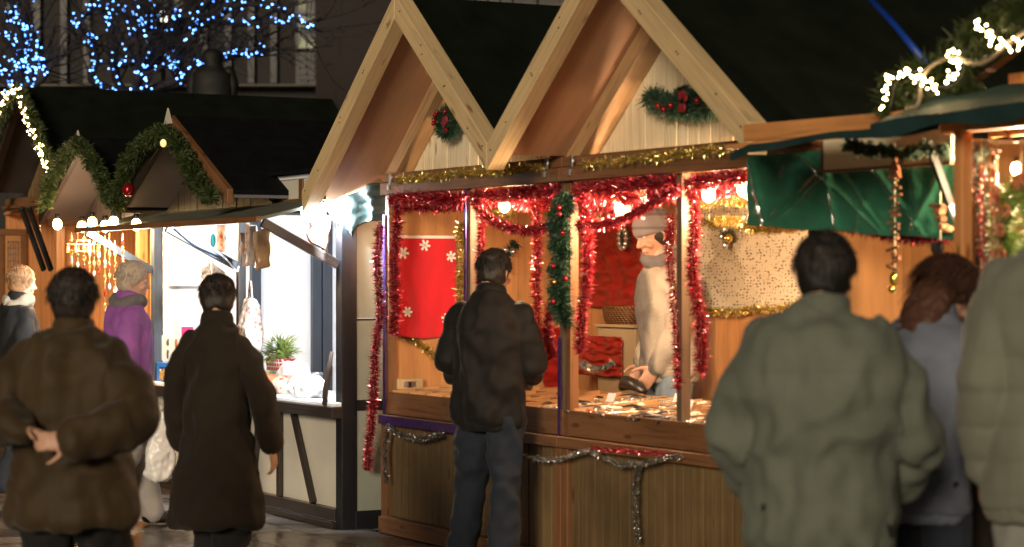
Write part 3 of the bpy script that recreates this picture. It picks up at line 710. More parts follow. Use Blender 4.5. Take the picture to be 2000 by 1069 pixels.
M['skin'] = mat('skin', (.50, .28, .19), .5, var=.08, vs=8, bump=.08, bs=90, sss=.08)
def wrinkle(m, name):
    """creases, a centre back seam and a yoke seam as bumps over the cloth"""
    n, l = m.node_tree.nodes, m.node_tree.links; b = n['Principled BSDF']; tc = N(n, 'ShaderNodeTexCoord')
    old = b.inputs['Normal'].links[0].from_socket if b.inputs['Normal'].links else None
    x = N(n, 'ShaderNodeTexNoise'); x.noise_type = 'RIDGED_MULTIFRACTAL'; x.inputs['Scale'].default_value = 5.5; x.inputs['Detail'].default_value = 3; x.inputs['Distortion'].default_value = .8
    mp = N(n, 'ShaderNodeMapping'); mp.inputs['Scale'].default_value = (1, 1, .6); mp.inputs['Rotation'].default_value = (.3, .5, 0); l.new(tc.outputs['Object'], mp.inputs[0]); l.new(mp.outputs[0], x.inputs[0])
    bp = N(n, 'ShaderNodeBump'); bp.inputs['Strength'].default_value = .55; bp.inputs['Distance'].default_value = .016; l.new(x.outputs[0], bp.inputs['Height'])
    if old: l.new(old, bp.inputs['Normal'])
    last = bp.outputs[0]
    if 'jacket' in name or 'fleece' in name or 'coat' in name:
        sx = N(n, 'ShaderNodeSeparateXYZ'); l.new(tc.outputs['Object'], sx.inputs[0])
        hs = []
        for out, c in ((0, 0), (2, 1.235)):
            s1 = N(n, 'ShaderNodeMath', operation='COMPARE'); s1.inputs[1].default_value = c; s1.inputs[2].default_value = .0035; l.new(sx.outputs[out], s1.inputs[0]); hs.append(s1)
        mx = N(n, 'ShaderNodeMath', operation='MAXIMUM'); l.new(hs[0].outputs[0], mx.inputs[0]); l.new(hs[1].outputs[0], mx.inputs[1])
        b2 = N(n, 'ShaderNodeBump'); b2.invert = True; b2.inputs['Strength'].default_value = .9; b2.inputs['Distance'].default_value = .006; l.new(mx.outputs[0], b2.inputs['Height']); l.new(last, b2.inputs['Normal']); last = b2.outputs[0]
    l.new(last, b.inputs['Normal']); return m
def cloth(name, col, **k): M[name] = wrinkle(mat(name, col, k.get('rough', .9), var=k.get('var', .18), vs=k.get('vs', 5), bump=k.get('bump', .35), bs=k.get('bs', 220), spec=.25, sheen=k.get('sheen', .06)), name); return name
def head_mesh(b, hc, k, up, fwd, side):
    """skull, jaw, nose, lips, brow, ears around the head centre"""
    T = lambda x, y, z: hc+side*(x*k)+fwd*(y*k)+up*(z*k)
    rings = []
    for z, rx, f, bk in ((-.118, .022, .070, .02), (-.112, .040, .082, -.0), (-.095, .052, .086, .035), (-.07, .060, .088, .06), (-.045, .066, .089, .078), (-.02, .070, .090, .090), (.005, .074, .088, .097), (.03, .077, .092, .101), (.055, .077, .090, .100), (.08, .070, .080, .092), (.10, .056, .060, .075), (.114, .034, .034, .045), (.12, .014, .01, .02)):
        rings.append((T(0, (f-bk)/2, z), rx*k, (f+bk)/2*k))
    b.loft(rings, 20, side)
    b.limb([T(0, .086, .022), T(0, .103, -.012), T(0, .108, -.024)], [.007*k, .010*k, .0125*k], 8)     # nose
    for s in (-1, 1):
        b.limb([T(s*.006, .098, -.027), T(s*.015, .092, -.027)], [.008*k, .007*k], 8)
        b.limb([T(s*.076, -.005, .022), T(s*.082, -.016, .012), T(s*.080, -.012, -.014), T(s*.074, -.002, -.026)], [.008*k, .009*k, .008*k, .007*k], 6)
        b.limb([T(s*.012, .090, .038), T(s*.034, .088, .043), T(s*.055, .074, .036)], [.007*k]*3, 6)
        b.limb([T(s*.04, .074, -.02), T(s*.050, .062, -.032)], [.018*k, .016*k], 8)
    b.limb([T(-.022, .084, -.054), T(0, .091, -.050), T(.022, .084, -.054)], [.005*k, .0065*k, .005*k], 6)
    b.limb([T(-.018, .084, -.063), T(0, .090, -.063), T(.018, .084, -.063)], [.005*k, .007*k, .005*k], 6)
    b.limb([T(0, .080, -.098), T(0, .084, -.092)], [.016*k, .014*k], 8)
def hand(b, w, d, palmn, k, curl=.5, thumb=1):
    """palm, four bent fingers, thumb; d points along the hand, palmn out of the palm"""
    d = d.normalized(); palmn = (palmn-d*palmn.dot(d)).normalized(); sd = d.cross(palmn)
    b.loft([(w-d*.01*k, .026*k, .017*k), (w+d*.02*k, .034*k, .015*k), (w+d*.055*k, .040*k, .014*k), (w+d*.085*k, .038*k, .012*k), (w+d*.095*k, .030*k, .008*k)], 12, sd)
    for i, (o, L) in enumerate(((-.030, .064), (-.010, .074), (.010, .070), (.030, .055))):
        p = w+d*.086*k+sd*o*k; q = [p]; a = curl*.5
        for f in (.45, .32, .23):
            dr = d*math.cos(a)+palmn*math.sin(a); p = p+dr*L*k*f; q.append(p); a += curl
        b.limb(q, [.0088*k, .0082*k, .0075*k, .0065*k], 8)
    p = w+d*.02*k-sd*.030*k*thumb; q = [p]
    for f, a in ((.034, .9), (.030, .6), (.024, .35)):
        dr = d*math.cos(a)-sd*thumb*math.sin(a)+palmn*.4; p = p+dr.normalized()*f*k; q.append(p)
    b.limb(q, [.012*k, .0105*k, .009*k, .0075*k], 8)
def person(label, X, Y, H=1.7, face=0, lean=0, twist=0, head=(0, 0, 0), width=1.0, build=1.0, arms=None, legs=None, jacket=None, trousers='jeans', shoes='shoe', hem=.78, hair=None, hood=None, hat=None, z0=0, collar=True, puff=None, folds=.010, seed=1, skirt=0, sleeve_w=1.0, scarf=None):
    """face: heading in degrees, 0 looks away from the camera (+Y), 90 to the left; local frame x right, y forward"""
    t = thing('person', label, 'person', (X, Y, z0), rot=math.radians(face), own=True)
    k = H/1.7
    V_ = lambda x, y, z: Vector((x*k, y*k, z*k))
    ly = math.sin(math.radians(lean)); lz = math.cos(math.radians(lean))
    def up(x, y, h): return V_(x, y+ly*(h-.9), .9+(h-.9)*lz) if h > .9 else V_(x, y, h)
    legs = legs or {}
    an = [legs.get('L', V_(-.10, .0, .085)), legs.get('R', V_(.10, .02, .085))]
    an = [Vector(a) for a in an]
    hips = [V_(-.09, 0, .88), V_(.09, 0, .88)]
    kn = []
    for h, a in zip(hips, an):
        m = (h+a)/2; L = .80*k; d = (h-a).length; off = math.sqrt(max(0, (L/2)**2-(d/2)**2)); kn.append(m+Vector((0, min(off, .12)+.01, 0)))
    sh = [up(-.155*width, 0, 1.362), up(.155*width, 0, 1.362)]
    arms = arms or {}
    el = [Vector(arms.get('eL', tuple(sh[0]+V_(-.055, -.03, -.28)))), Vector(arms.get('eR', tuple(sh[1]+V_(.055, -.03, -.28))))]
    wr = [Vector(arms.get('wL', tuple(el[0]+V_(.0, .06, -.25)))), Vector(arms.get('wR', tuple(el[1]+V_(.0, .06, -.25))))]
    pit, yaw, roll = [math.radians(a) for a in head]
    hr = Matrix.Rotation(yaw, 3, 'Z') @ Matrix.Rotation(-pit-math.radians(lean)*.5, 3, 'X') @ Matrix.Rotation(roll, 3, 'Y')
    nb = up(0, 0, 1.46); U, Fw, Sd = hr @ Vector((0, 0, 1)), hr @ Vector((0, 1, 0)), hr @ Vector((1, 0, 0))
    hc = nb+Vector((0, 0, .02*k))+U*.115*k+Fw*.02*k
    # body
    b = MB()
    b.loft([(up(0, 0, .80), .12*k, .09*k), (up(0, 0, .88), .155*k, .11*k), (up(0, 0, .98), .135*k, .095*k), (up(0, .0, 1.08), .125*k, .09*k), (up(0, .0, 1.24), .155*k, .105*k), (up(0, 0, 1.36), .165*k, .095*k), (up(0, -.005, 1.42), .12*k, .075*k), (up(0, 0, 1.455), .062*k, .06*k), (nb+Vector((0, .01, .03))*k, .052*k, .054*k), (hc-U*.05*k, .048*k, .052*k)], 20)
    for i in (0, 1):
        b.limb([hips[i], (hips[i]+kn[i])/2, kn[i], kn[i]*.6+an[i]*.4, an[i]], [.085*k, .072*k, .052*k, .048*k, .036*k], 12)
        b.limb([an[i]+V_(0, -.03, -.045), an[i]+V_(0, .08, -.055), an[i]+V_(0, .15, -.062)], [.034*k, .030*k, .022*k], 8)
        b.limb([sh[i], (sh[i]+el[i])/2, el[i], (el[i]*.6+wr[i]*.4), wr[i]], [.040*k, .042*k, .038*k, .034*k, .026*k], 10)
        d = arms.get('hL' if i == 0 else 'hR'); d = Vector(d) if d else (wr[i]-el[i])
        pn = Vector(arms.get('pL' if i == 0 else 'pR', (1 if i == 0 else -1, 0, 0)))
        hand(b, wr[i], d, pn, k*1.03, arms.get('curl', .5), 1 if i == 0 else -1)
    head_mesh(b, hc, k, U, Fw, Sd)
    mpart('body', remesh(b, .0072, 1, name='body', sm_f=.5), 'skin', t)
    T = lambda x, y, z: hc+Sd*(x*k)+Fw*(y*k)+U*(z*k)
    for s in (-1, 1):
        e = MB(); e.ball(T(s*.031, .078, .018), .0115*k, seg=10, rg=6); part('eye', e, 'eye', t)
    # trousers and shoes
    if trousers:
        b = MB(); b.loft([(up(0, 0, .80), .13*k, .10*k), (up(0, 0, .88), .158*k, .115*k), (up(0, 0, 1.0), .13*k, .10*k)], 20)
        for i in (0, 1):
            b.limb([hips[i], (hips[i]+kn[i])/2, kn[i], kn[i]*.5+an[i]*.5, an[i]+V_(0, .0, -.01)], [.090*k*min(build, 1.12), .084*k*min(build, 1.12), .072*k, .070*k, .066*k], 14)
        mpart('trousers', remesh(b, .013, 2, folds*.9, 8, seed=seed, name='trousers'), trousers, t)
    for i in (0, 1):
        b = MB(); b.limb([an[i]+V_(0, -.035, -.04), an[i]+V_(0, .07, -.045), an[i]+V_(0, .165, -.052)], [.045*k, .043*k, .034*k], 12); b.limb([an[i]+V_(0, -.01, .02), an[i]+V_(0, -.01, -.03)], [.05*k, .048*k], 10)
        me = remesh(b, .009, 2, name='shoe'); mpart('shoe', me, shoes, t)
    # jacket
    if jacket:
        w = width*build; b = MB(); q = .02*(build-1)
        flare = skirt
        b.loft([(up(0, 0, hem), (.185+flare)*k*build, (.135+flare*.8)*k*build), (up(0, 0, hem+.03), (.19+flare*.95)*k*build, (.145+flare*.75)*k*build), (up(0, 0, max(hem+.08, .92)), .185*k*build, .145*k*build), (up(0, 0, 1.05), .178*k*build, .14*k*build), (up(0, 0, 1.22), .195*k*w, .15*k*build), (up(0, -.005, 1.32), .20*k*w, .14*k*build), (up(0, -.008, 1.37), .182*k*w, .128*k*build), (up(0, -.01, 1.412), .14*k*w, .115*k*build), (up(0, -.005, 1.445), .10*k*w, .09*k), (up(0, 0, 1.475), .072*k, .074*k)], 24)
        for i in (0, 1):
            r = [.060*k*build, .068*k*build*sleeve_w, .064*k*build*sleeve_w, .058*k*build*sleeve_w, .048*k*build]
            wv = wr[i]+(el[i]-wr[i]).normalized()*.02*k
            b.limb([sh[i]-Vector((0, 0, .0)), (sh[i]*.5+el[i]*.5), el[i], (el[i]+wv)/2, wv], r, 14)
        mpart('jacket', remesh(b, .012, 3, folds, 6.5, puff, seed, 'jacket'), jacket, t)
        if collar:
            b = MB(); c = up(0, 0, 1.455)
            b.loft([(c, .088*k, .088*k), (c+Vector((0, .005, .03))*k, .082*k, .084*k), (c+Vector((0, .01, .065))*k, .078*k, .082*k), (c+Vector((0, .012, .08))*k, .066*k, .07*k)], 20)
            mpart('collar', remesh(b, .012, 2, .004, 9, seed=seed, name='collar'), jacket, t)
    if jacket and not skirt:
        b = MB(); w = build; b.loft([(up(0, 0, hem-.035), .168*k*w, .122*k*w), (up(0, 0, hem-.03), .178*k*w, .132*k*w), (up(0, 0, hem+.01), .182*k*w, .137*k*w), (up(0, 0, hem+.03), .180*k*w, .135*k*w)], 24); mpart('hem_band', remesh(b, .011, 1, .004, 20, seed=seed, name='hem'), jacket, t)
        for i in (0, 1):
            b = MB(); dd = (el[i]-wr[i]).normalized(); b.limb([wr[i]+dd*.0, wr[i]+dd*.035], [.044*k, .046*k], 12); mpart('cuff', remesh(b, .009, 1, name='cuff'), jacket, t)
    if scarf:
        b = MB(); c = up(0, 0, 1.46)
        ring = [c+Vector((math.cos(a)*.085, math.sin(a)*.085, .02*math.sin(2*a)))*k for a in [math.pi*2*i/14 for i in range(15)]]
        b.limb(ring, [.042*k]*15, 8)
        mpart('scarf', remesh(b, .011, 2, .006, 12, seed=seed, name='scarf'), scarf, t)
    if hood:                                                 # hood worn up
        b = MB(); b.ball(T(0, -.015, .01), .112*k, .128*k, .14*k, 18, 12); b.limb([T(0, -.02, -.08), T(0, -.03, -.13), T(0, -.03, -.19)], [.10*k, .12*k, .16*k], 14); b.limb([T(-.085, .06, -.06), T(-.10, .05, .03), T(-.06, .05, .12), T(0, .05, .15), T(.06, .05, .12), T(.10, .05, .03), T(.085, .06, -.06)], [.028*k]*7, 8)
        me = remesh(b, .011, 2, .008, 8, seed=seed, name='hood'); mpart('hood', me, hood, t)
    if hair:
        hm, ln, vol = hair; b = MB(); rr = random.Random(seed)
        b.loft([(T(0, -.045, -.06), .060*k, .050*k), (T(0, -.030, -.02), .078*k, .074*k), (T(0, -.022, .02), (.083+vol)*k, (.084+vol)*k), (T(0, -.012, .06), (.085+vol)*k, (.093+vol)*k), (T(0, -.008, .095), (.072+vol)*k, (.080+vol)*k), (T(0, -.01, .122+vol), .045*k, .05*k), (T(0, -.01, .132+vol), .012*k, .012*k)], 20, Sd)
        if ln > .1: b.loft([(T(0, -.05, .05), .080*k, .055*k), (T(0, -.06, -.05), .086*k, .05*k), (T(0, -.065, -.14), .088*k, .045*k), (T(0, -.06, -ln), .07*k, .028*k)], 16, Sd)
        h_ = mpart('hair', remesh(b, .009, 1, .005, 22, seed=seed, name='hair'), hm, t)
        st = NM(); n = 4200; rs = np.random.RandomState(seed)
        ax = [np.array(a) for a in (Sd, Fw, U)]; c0 = np.array(hc)
        th = rs.rand(n)*2*np.pi; ph = rs.rand(n)*1.5
        x = np.sin(ph)*np.cos(th); y = np.sin(ph)*np.sin(th); z = np.cos(ph)
        keep = (y < .55) | (z > .72); th, x, y, z = th[keep], x[keep], y[keep], z[keep]; n = len(x)
        r0 = np.stack([x*(.088+vol), y*(.098+vol)-.012, z*(.10+vol)+.035], 1)*k
        out = np.stack([x, y-.35, z*.2], 1); out /= np.linalg.norm(out, axis=1, keepdims=True)
        L = (ln*.5+.03)*(.5+rs.rand(n, 1)); pts = [r0]
        for s in range(1, 4):
            pts.append(pts[-1]+(out*((.45 if ln > .1 else .16)/(s*s))+np.array([[0, -.12, -.95]])*min(1, .35*s))*L*k/3+rs.randn(n, 3)*.0035)
        sv = np.cross(out, rs.randn(n, 3)); sv /= np.linalg.norm(sv, axis=1, keepdims=True); wd = [.0022, .003, .0026, .0008]
        loc = [np.stack([p-sv*w_, p+sv*w_], 1) for p, w_ in zip(pts, wd)]
        Vv = np.stack(loc, 1).reshape(n, 8, 3); Vw = c0+Vv[..., 0:1]*ax[0]+Vv[..., 1:2]*ax[1]+Vv[..., 2:3]*ax[2]
        q = np.arange(n)[:, None]*8; Fc = np.concatenate([q+np.array([0, 1, 3, 2])+2*s for s in range(3)])
        st.add(Vw.reshape(-1, 3), Fc); part('strands', st, hm, h_)
    if hat:
        b = MB(); b.loft([(T(0, -.045, -.07), .058*k, .048*k), (T(0, -.034, -.03), .076*k, .072*k), (T(0, -.022, .0), .082*k, .086*k), (T(0, -.018, .03), .080*k, .088*k)], 20, Sd); mpart('hair', remesh(b, .009, 1, .004, 24, seed=seed, name='hair'), 'hair_dark', t)
        b = MB()
        zh = .022
        rr = [(T(0, -.006, .005+zh), .090*k, .104*k), (T(0, -.008, .025+zh), .093*k, .107*k), (T(0, -.010, .06+zh), .092*k, .105*k), (T(0, -.014, .10+zh*.6), .080*k, .09*k), (T(0, -.018, .13+zh*.3), .055*k, .06*k), (T(0, -.02, .147), .02*k, .02*k)]
        b.loft(rr, 24, Sd); mpart('beanie', remesh(b, .010, 2, .003, 16, seed=seed, name='beanie'), hat, t)
        b = MB(); b.loft([(T(0, -.004, zh), .094*k, .108*k), (T(0, -.004, .012+zh), .099*k, .113*k), (T(0, -.006, .034+zh), .099*k, .113*k), (T(0, -.006, .046+zh), .094*k, .108*k)], 24, Sd)
        mpart('beanie_cuff', remesh(b, .009, 1, name='cuff'), hat, t)
    return t, k, (sh, el, wr, hc, up, T)
M['eye'] = mat('eye', (.5, .45, .4), .15, var=.5, vs=60)
cloth('jeans', (.016, .022, .034), bs=300); cloth('jeans_light', (.17, .22, .26), bs=300); cloth('black_trousers', (.010, .009, .009)); cloth('pale_trousers', (.30, .28, .26))
cloth('grey_trousers', (.22, .22, .20)); cloth('shoe', (.015, .012, .010), rough=.5, sheen=0)
cloth('olive_jacket', (.042, .025, .009), rough=.6, sheen=.1, var=.35, vs=3); cloth('brown_coat', (.016, .011, .0065)); cloth('purple_jacket', (.27, .09, .34), rough=.6)
cloth('black_jacket', (.007, .006, .0055), rough=.65, var=.4); cloth('navy_snowsuit', (.004, .004, .0045)); cloth('sage_fleece', (.115, .128, .102), var=.2, vs=4, bs=140); cloth('bluegrey_jacket', (.15, .17, .22), rough=.6)
cloth('sage_puffer', (.145, .150, .115), rough=.6, sheen=.1, var=.1); cloth('cream_fleece', (.38, .335, .27), bs=120, bump=.6); cloth('grey_scarf', (.14, .13, .13)); cloth('beige_scarf', (.35, .28, .2)); cloth('denim_blue', (.04, .06, .10))
def hairm(name, a, b_): M[name] = leafm(name, a, b_); M[name].node_tree.nodes['Principled BSDF'].inputs['Roughness'].default_value = .62; return name
hairm('hair_dark', (.005, .004, .003), (.020, .013, .009)); hairm('hair_auburn', (.018, .008, .005), (.075, .030, .016)); hairm('hair_ginger', (.16, .07, .025), (.42, .22, .09)); hairm('hair_blond', (.14, .09, .045), (.35, .24, .13)); hairm('hair_grey', (.35, .28, .22), (.65, .55, .45))
def beanie(name, c1, c2, p=.035):
    m, n, l, b = nodes(name); tc = N(n, 'ShaderNodeTexCoord'); sx = N(n, 'ShaderNodeSeparateXYZ'); l.new(tc.outputs['Object'], sx.inputs[0])
    a = N(n, 'ShaderNodeMath', operation='MULTIPLY'); a.inputs[1].default_value = 1/p; l.new(sx.outputs[2], a.inputs[0])
    f = N(n, 'ShaderNodeMath', operation='FRACT'); l.new(a.outputs[0], f.inputs[0])
    r = ramp(n, [(0, c1), (.78, c1), (.80, c2), (1, c2)]); l.new(f.outputs[0], r.inputs[0]); l.new(r.outputs[0], b.inputs['Base Color']); b.inputs['Roughness'].default_value = .95
    M[name] = m; return name
beanie('striped_wool', (.20, .18, .185), (.13, .115, .12), .075)
beanie('black_wool', (.012, .011, .010), (.016, .014, .012))
def at_px(px, s): return (px-CX)/s, F/s                   # photo x and scale (pixels per metre) -> X, Y
# P1 olive jacket, back to the camera, hands behind the back
X, Y = at_px(143, 560)
p1, k, J = person('person in an olive brown jacket at the far left, hands clasped behind the back', X, Y, 1.51, face=-8, head=(-4, 6, 0), build=1.16, width=1.02,
    arms=dict(eL=(-.255, -.11, 1.02), eR=(.255, -.11, 1.01), wL=(-.075, -.24, .99), wR=(.085, -.285, .955), hL=(1, -.25, -.25), hR=(-1, -.25, .0), pL=(0, -.3, -1), pR=(0, 1, -.3), curl=.7),
    legs=dict(L=(-.135, 0, .085), R=(.135, .05, .085)), jacket='olive_jacket', trousers='black_trousers', hem=.74, hair=('hair_dark', .06, .004), seed=3, folds=.020, sleeve_w=1.1, skirt=.02)
# P2 dark long coat
X, Y = at_px(424, 440)
person('slim person in a long dark flared coat in front of the white stall', X, Y, 1.50, face=-15, head=(10, 20, 0), build=.88, width=.82,
    arms=dict(eL=(-.195, .0, .98), wL=(-.19, .06, .76), eR=(.215, .02, .98), wR=(.235, .06, .76)), jacket='brown_coat', trousers='black_trousers', hem=.47, skirt=.085, hair=('hair_dark', .05, 0), seed=5, folds=.018,
    legs=dict(L=(-.06, .10, .085), R=(.06, -.12, .10)))
# P3 purple jacket
X, Y = at_px(250, 322)
p3, k, J3 = person('person in a purple jacket and pale trousers carrying a white bag, before the candle stall', X, Y, 1.58, face=-75, head=(6, -6, 0), jacket='purple_jacket', trousers='pale_trousers', hair=('hair_grey', .05, .004), scarf='grey_scarf', seed=7,
    legs=dict(L=(-.08, .16, .085), R=(.08, -.16, .11)))
# P4 dark jacket man at the counter
X, Y = at_px(958, 384)
p4, k, J4 = person('person in a black jacket and jeans facing the counter of the snowflake cloth stall', X, Y, 1.63, face=-20, head=(10, -10, 0), build=1.02, width=.98,
    arms=dict(eL=(-.215, .0, 1.06), wL=(-.16, .19, .96), eR=(.215, .02, 1.06), wR=(.15, .21, .99)), jacket='black_jacket', trousers='jeans', hem=.80, hair=('hair_dark', .04, 0), seed=9, folds=.020, legs=dict(L=(-.15, .0, .085), R=(.10, -.12, .085)))
# P6 big fleece
X, Y = at_px(1608, 665)
person('large dark haired person in a sage green fleece seen from behind', X, Y, 1.61, face=-12, head=(4, -14, 0), build=1.20, width=1.06,
    arms=dict(eL=(-.245, .02, 1.05), wL=(-.19, .19, .86), eR=(.25, .03, 1.05), wR=(.19, .21, .88)), jacket='sage_fleece', trousers='black_trousers', hem=.76, hair=('hair_dark', .07, .004), seed=13, folds=.022, sleeve_w=1.12)
# P7 woman bending forward
X, Y = at_px(1790, 590)
person('woman with long auburn hair and blue grey jacket bowing her head beside the wooden post', X, Y, 1.60, face=-38, lean=12, head=(38, -10, 0), jacket='bluegrey_jacket', trousers='jeans', hair=('hair_auburn', .26, .006), seed=15,
    arms=dict(eL=(-.20, .12, 1.05), wL=(-.12, .33, 1.02), eR=(.20, .12, 1.05), wR=(.12, .33, 1.02)))
# P8 right edge
X, Y = at_px(2074, 640)
person('tall person in a sage quilted jacket cut off by the right edge', X, Y, 1.86, face=-5, build=1.15, width=1.0, jacket='sage_puffer', trousers='grey_trousers', hem=.73, hair=('hair_dark', .03, 0), seed=17, puff=(.105, .009), folds=.006, sleeve_w=1.12)
m_ = M['cream_fleece']; n_, l_ = m_.node_tree.nodes, m_.node_tree.links; b_ = n_['Principled BSDF']                 # grey front panel on the fleece
old_ = b_.inputs['Base Color'].links[0].from_socket; sx_ = N(n_, 'ShaderNodeSeparateXYZ'); tc_ = N(n_, 'ShaderNodeTexCoord'); l_.new(tc_.outputs['Object'], sx_.inputs[0])
r_ = ramp(n_, [(.0, (0, 0, 0)), (.02, (1, 1, 1))]); a_ = N(n_, 'ShaderNodeMath', operation='SUBTRACT'); l_.new(sx_.outputs[1], a_.inputs[0]); a_.inputs[1].default_value = .150; l_.new(a_.outputs[0], r_.inputs[0])
mx_ = N(n_, 'ShaderNodeMix', data_type='RGBA'); l_.new(r_.outputs[0], mx_.inputs[0]); l_.new(old_, mx_.inputs[6]); mx_.inputs[7].default_value = (.13, .12, .11, 1); l_.new(mx_.outputs[2], b_.inputs['Base Color'])
# P9 vendor in the stall
w = r2w(1.62, .98); 
wd = (w.x, w.y)
person('vendor in a striped grey beanie and cream fleece standing inside the stall', w.x, w.y, 1.80, face=104, lean=4, head=(16, 10, 0), z0=.06, build=1.03, jacket='cream_fleece', trousers='jeans_light', hat='striped_wool', scarf='grey_scarf', seed=19, hem=.86,
    arms=dict(eL=(-.20, .02, 1.16), wL=(-.15, .14, .96), eR=(.21, .02, 1.16), wR=(.17, .12, .96)))
# P10 far left passer-by
X, Y = at_px(36, 283)
person('person with short ginger hair and light scarf walking past the far left stall', X, Y, 1.56, face=-60, head=(4, 0, 0), jacket='black_jacket', trousers='black_trousers', hair=('hair_ginger', .05, .008), scarf='beige_scarf', seed=21, legs=dict(L=(-.08, .15, .085), R=(.08, -.15, .11)))
# things they carry
w_ = J3[2][1]; m3 = p3.matrix_basis
def inworld(root, v): return Matrix.Translation(root.location) @ Matrix.Rotation(root.rotation_euler.z, 4, 'Z') @ Vector(v)
M['whitebag'] = mat('white_plastic_bag', (.75, .74, .72), .35, var=.08, vs=12, bump=.5, bs=25)
q = at_px(312, 326); b = MB()
b.loft([((0, 0, .0), .05, .03), ((0, 0, .03), .085, .045), ((.005, 0, .15), .08, .05), ((0, 0, .27), .055, .035), ((0, 0, .33), .03, .018)], 16)
b.tube([(-.02, 0, .32), (-.03, 0, .40), (0, 0, .43), (.03, 0, .40), (.02, 0, .32)], .006, 6)
t = thing('shopping_bag', 'white shopping bag hanging from the hand of the person in purple', 'bag', (q[0], q[1]-.02, .30), rot=.3, own=True)
me = remesh(b, .009, 1, .012, 14, seed=2, name='bag'); mpart('bag', me, 'whitebag', t)
# ------------------------------------------------------------------ tinsel, garlands, wreaths
def tinsel(name, pts, col, label, rad=.045, dens=2600, group=None, width=.0032, sag=None, n=30, jit=.006):
    c = curve(pts, n, jit); nm = NM(); V, Fc = strips(c, rad*(.86 if col == 't_red' else .7 if col == 't_silver' else 1), dens, width, R.randrange(9999), curl=.35, core=.008); nm.add(V, Fc)
    return solo(name, nm, col, label, 'tinsel', group)
def wpts(l, v): return [rv(x, y, v) for x, y in l]
RG, GG, SG = 'red tinsel garlands on the pine stalls', 'gold tinsel garlands on the pine stalls', 'silver tinsel garlands under the counters'
F0 = -.055
tinsel('tinsel_garland', wpts([(775, 352), (870, 343), (960, 335), (1062, 327)], -.05), 't_gold', 'straight gold tinsel along the beam under the round wreath', .028, 4200, GG)
tinsel('tinsel_garland', wpts([(1140, 322), (1240, 312), (1340, 301), (1428, 291)], -.05), 't_gold', 'straight gold tinsel along the beam under the wide fir swag', .028, 4200, GG)
tinsel('tinsel_garland', wpts([(765, 392), (810, 386), (860, 390), (908, 392)], -.02), 't_red', 'short red tinsel across the top of the snowflake cloth opening', .055, 5670, RG)
tinsel('tinsel_garland', wpts([(925, 382), (980, 384), (1040, 375), (1098, 372)], .0), 't_red', 'red tinsel along the top of the opening with the silver bauble cluster', .055, 5670, RG)
tinsel('tinsel_garland', wpts([(1125, 376), (1190, 368), (1250, 360), (1322, 356)], .0), 't_red', 'red tinsel along the top of the vendor opening', .060, 7020, RG)
tinsel('tinsel_garland', wpts([(1128, 395), (1180, 378), (1230, 388), (1318, 362)], .08), 't_red', 'second thick red tinsel behind the top of the vendor opening', .065, 5670, RG)
tinsel('tinsel_garland', wpts([(1342, 362), (1400, 352), (1456, 346)], .0), 't_red', 'red tinsel top of the opening just left of the tarpaulin', .055, 6210, RG)
tinsel('tinsel_garland', wpts([(742, 440), (738, 520), (742, 600), (732, 700), (728, 800), (716, 920)], -.06), 't_red', 'long red tinsel hanging outside the left corner down to knee height', .042, 4590, RG)
tinsel('tinsel_garland', wpts([(778, 388), (776, 450), (770, 520), (772, 600), (768, 655)], -.03), 't_red', 'red tinsel down the left edge of the snowflake cloth', .05, 4860, RG)
tinsel('tinsel_garland', wpts([(935, 388), (940, 450), (936, 500), (938, 560)], -.03), 't_red', 'red tinsel down the right side of the purple wrapped post', .035, 4320, RG)
tinsel('tinsel_garland', wpts([(925, 395), (960, 430), (1010, 448), (1060, 448), (1105, 425)], -.045), 't_red', 'drooping red tinsel swag above the silver bauble cluster', .038, 4590, RG)
tinsel('tinsel_garland', wpts([(1045, 395), (1050, 470), (1047, 560), (1052, 640), (1060, 720)], .15), 't_red', 'red tinsel hanging left of the green garland', .04, 4050, RG)
tinsel('tinsel_garland', wpts([(1078, 590), (1070, 650), (1080, 700)], .02), 't_red', 'short red tinsel below the green garland', .045, 4590, RG)
tinsel('tinsel_garland', wpts([(1138, 385), (1146, 450), (1148, 520), (1140, 600), (1132, 690)], -.02), 't_red', 'red tinsel hanging right of the green garland', .046, 4860, RG)
tinsel('tinsel_garland', wpts([(1128, 442), (1190, 436), (1240, 418), (1285, 390), (1322, 372)], -.05), 't_red', 'red tinsel swag rising over the beanie of the vendor', .040, 4860, RG)
tinsel('tinsel_garland', wpts([(1312, 420), (1308, 500), (1318, 600), (1322, 700), (1324, 760)], -.01), 't_red', 'dark red tinsel down the left side of the bare post, brushing the vendor', .035, 3240, RG)
tinsel('tinsel_garland', wpts([(1350, 372), (1356, 450), (1352, 540), (1366, 620), (1370, 700), (1368, 725)], -.02), 't_red', 'red tinsel down the right side of the bare post', .045, 4590, RG)
tinsel('tinsel_garland', wpts([(1400, 432), (1450, 434)], .4), 't_gold', 'short gold tinsel stretched on the flowered fabric', .03, 2600, GG)
tinsel('tinsel_garland', wpts([(898, 435), (903, 500), (898, 560), (906, 620)], -.02), 't_gold', 'gold tinsel hanging down the left side of the purple wrapped post', .032, 3600, GG)
tinsel('tinsel_garland', [ru(792, 655, .03), ru(820, 672, .03), ru(850, 700, .03)], 't_gold', 'gold tinsel scrap slanting below the snowflake cloth', .028, 3400, GG)
tinsel('tinsel_garland', wpts([(1372, 434), (1440, 440), (1520, 446), (1585, 438)], 1.27), 't_gold', 'gold tinsel across the flowered fabric', .035, 2600, GG)
tinsel('tinsel_garland', wpts([(1375, 606), (1420, 612), (1480, 606), (1560, 600)], 1.27), 't_gold', 'gold tinsel along the lower hem of the flowered fabric', .03, 2600, GG)
tinsel('tinsel_garland', wpts([(962, 380), (988, 408), (1000, 380)], .25), 't_gold', 'loop of gold tinsel glittering in the bauble cluster opening', .04, 3600, GG)
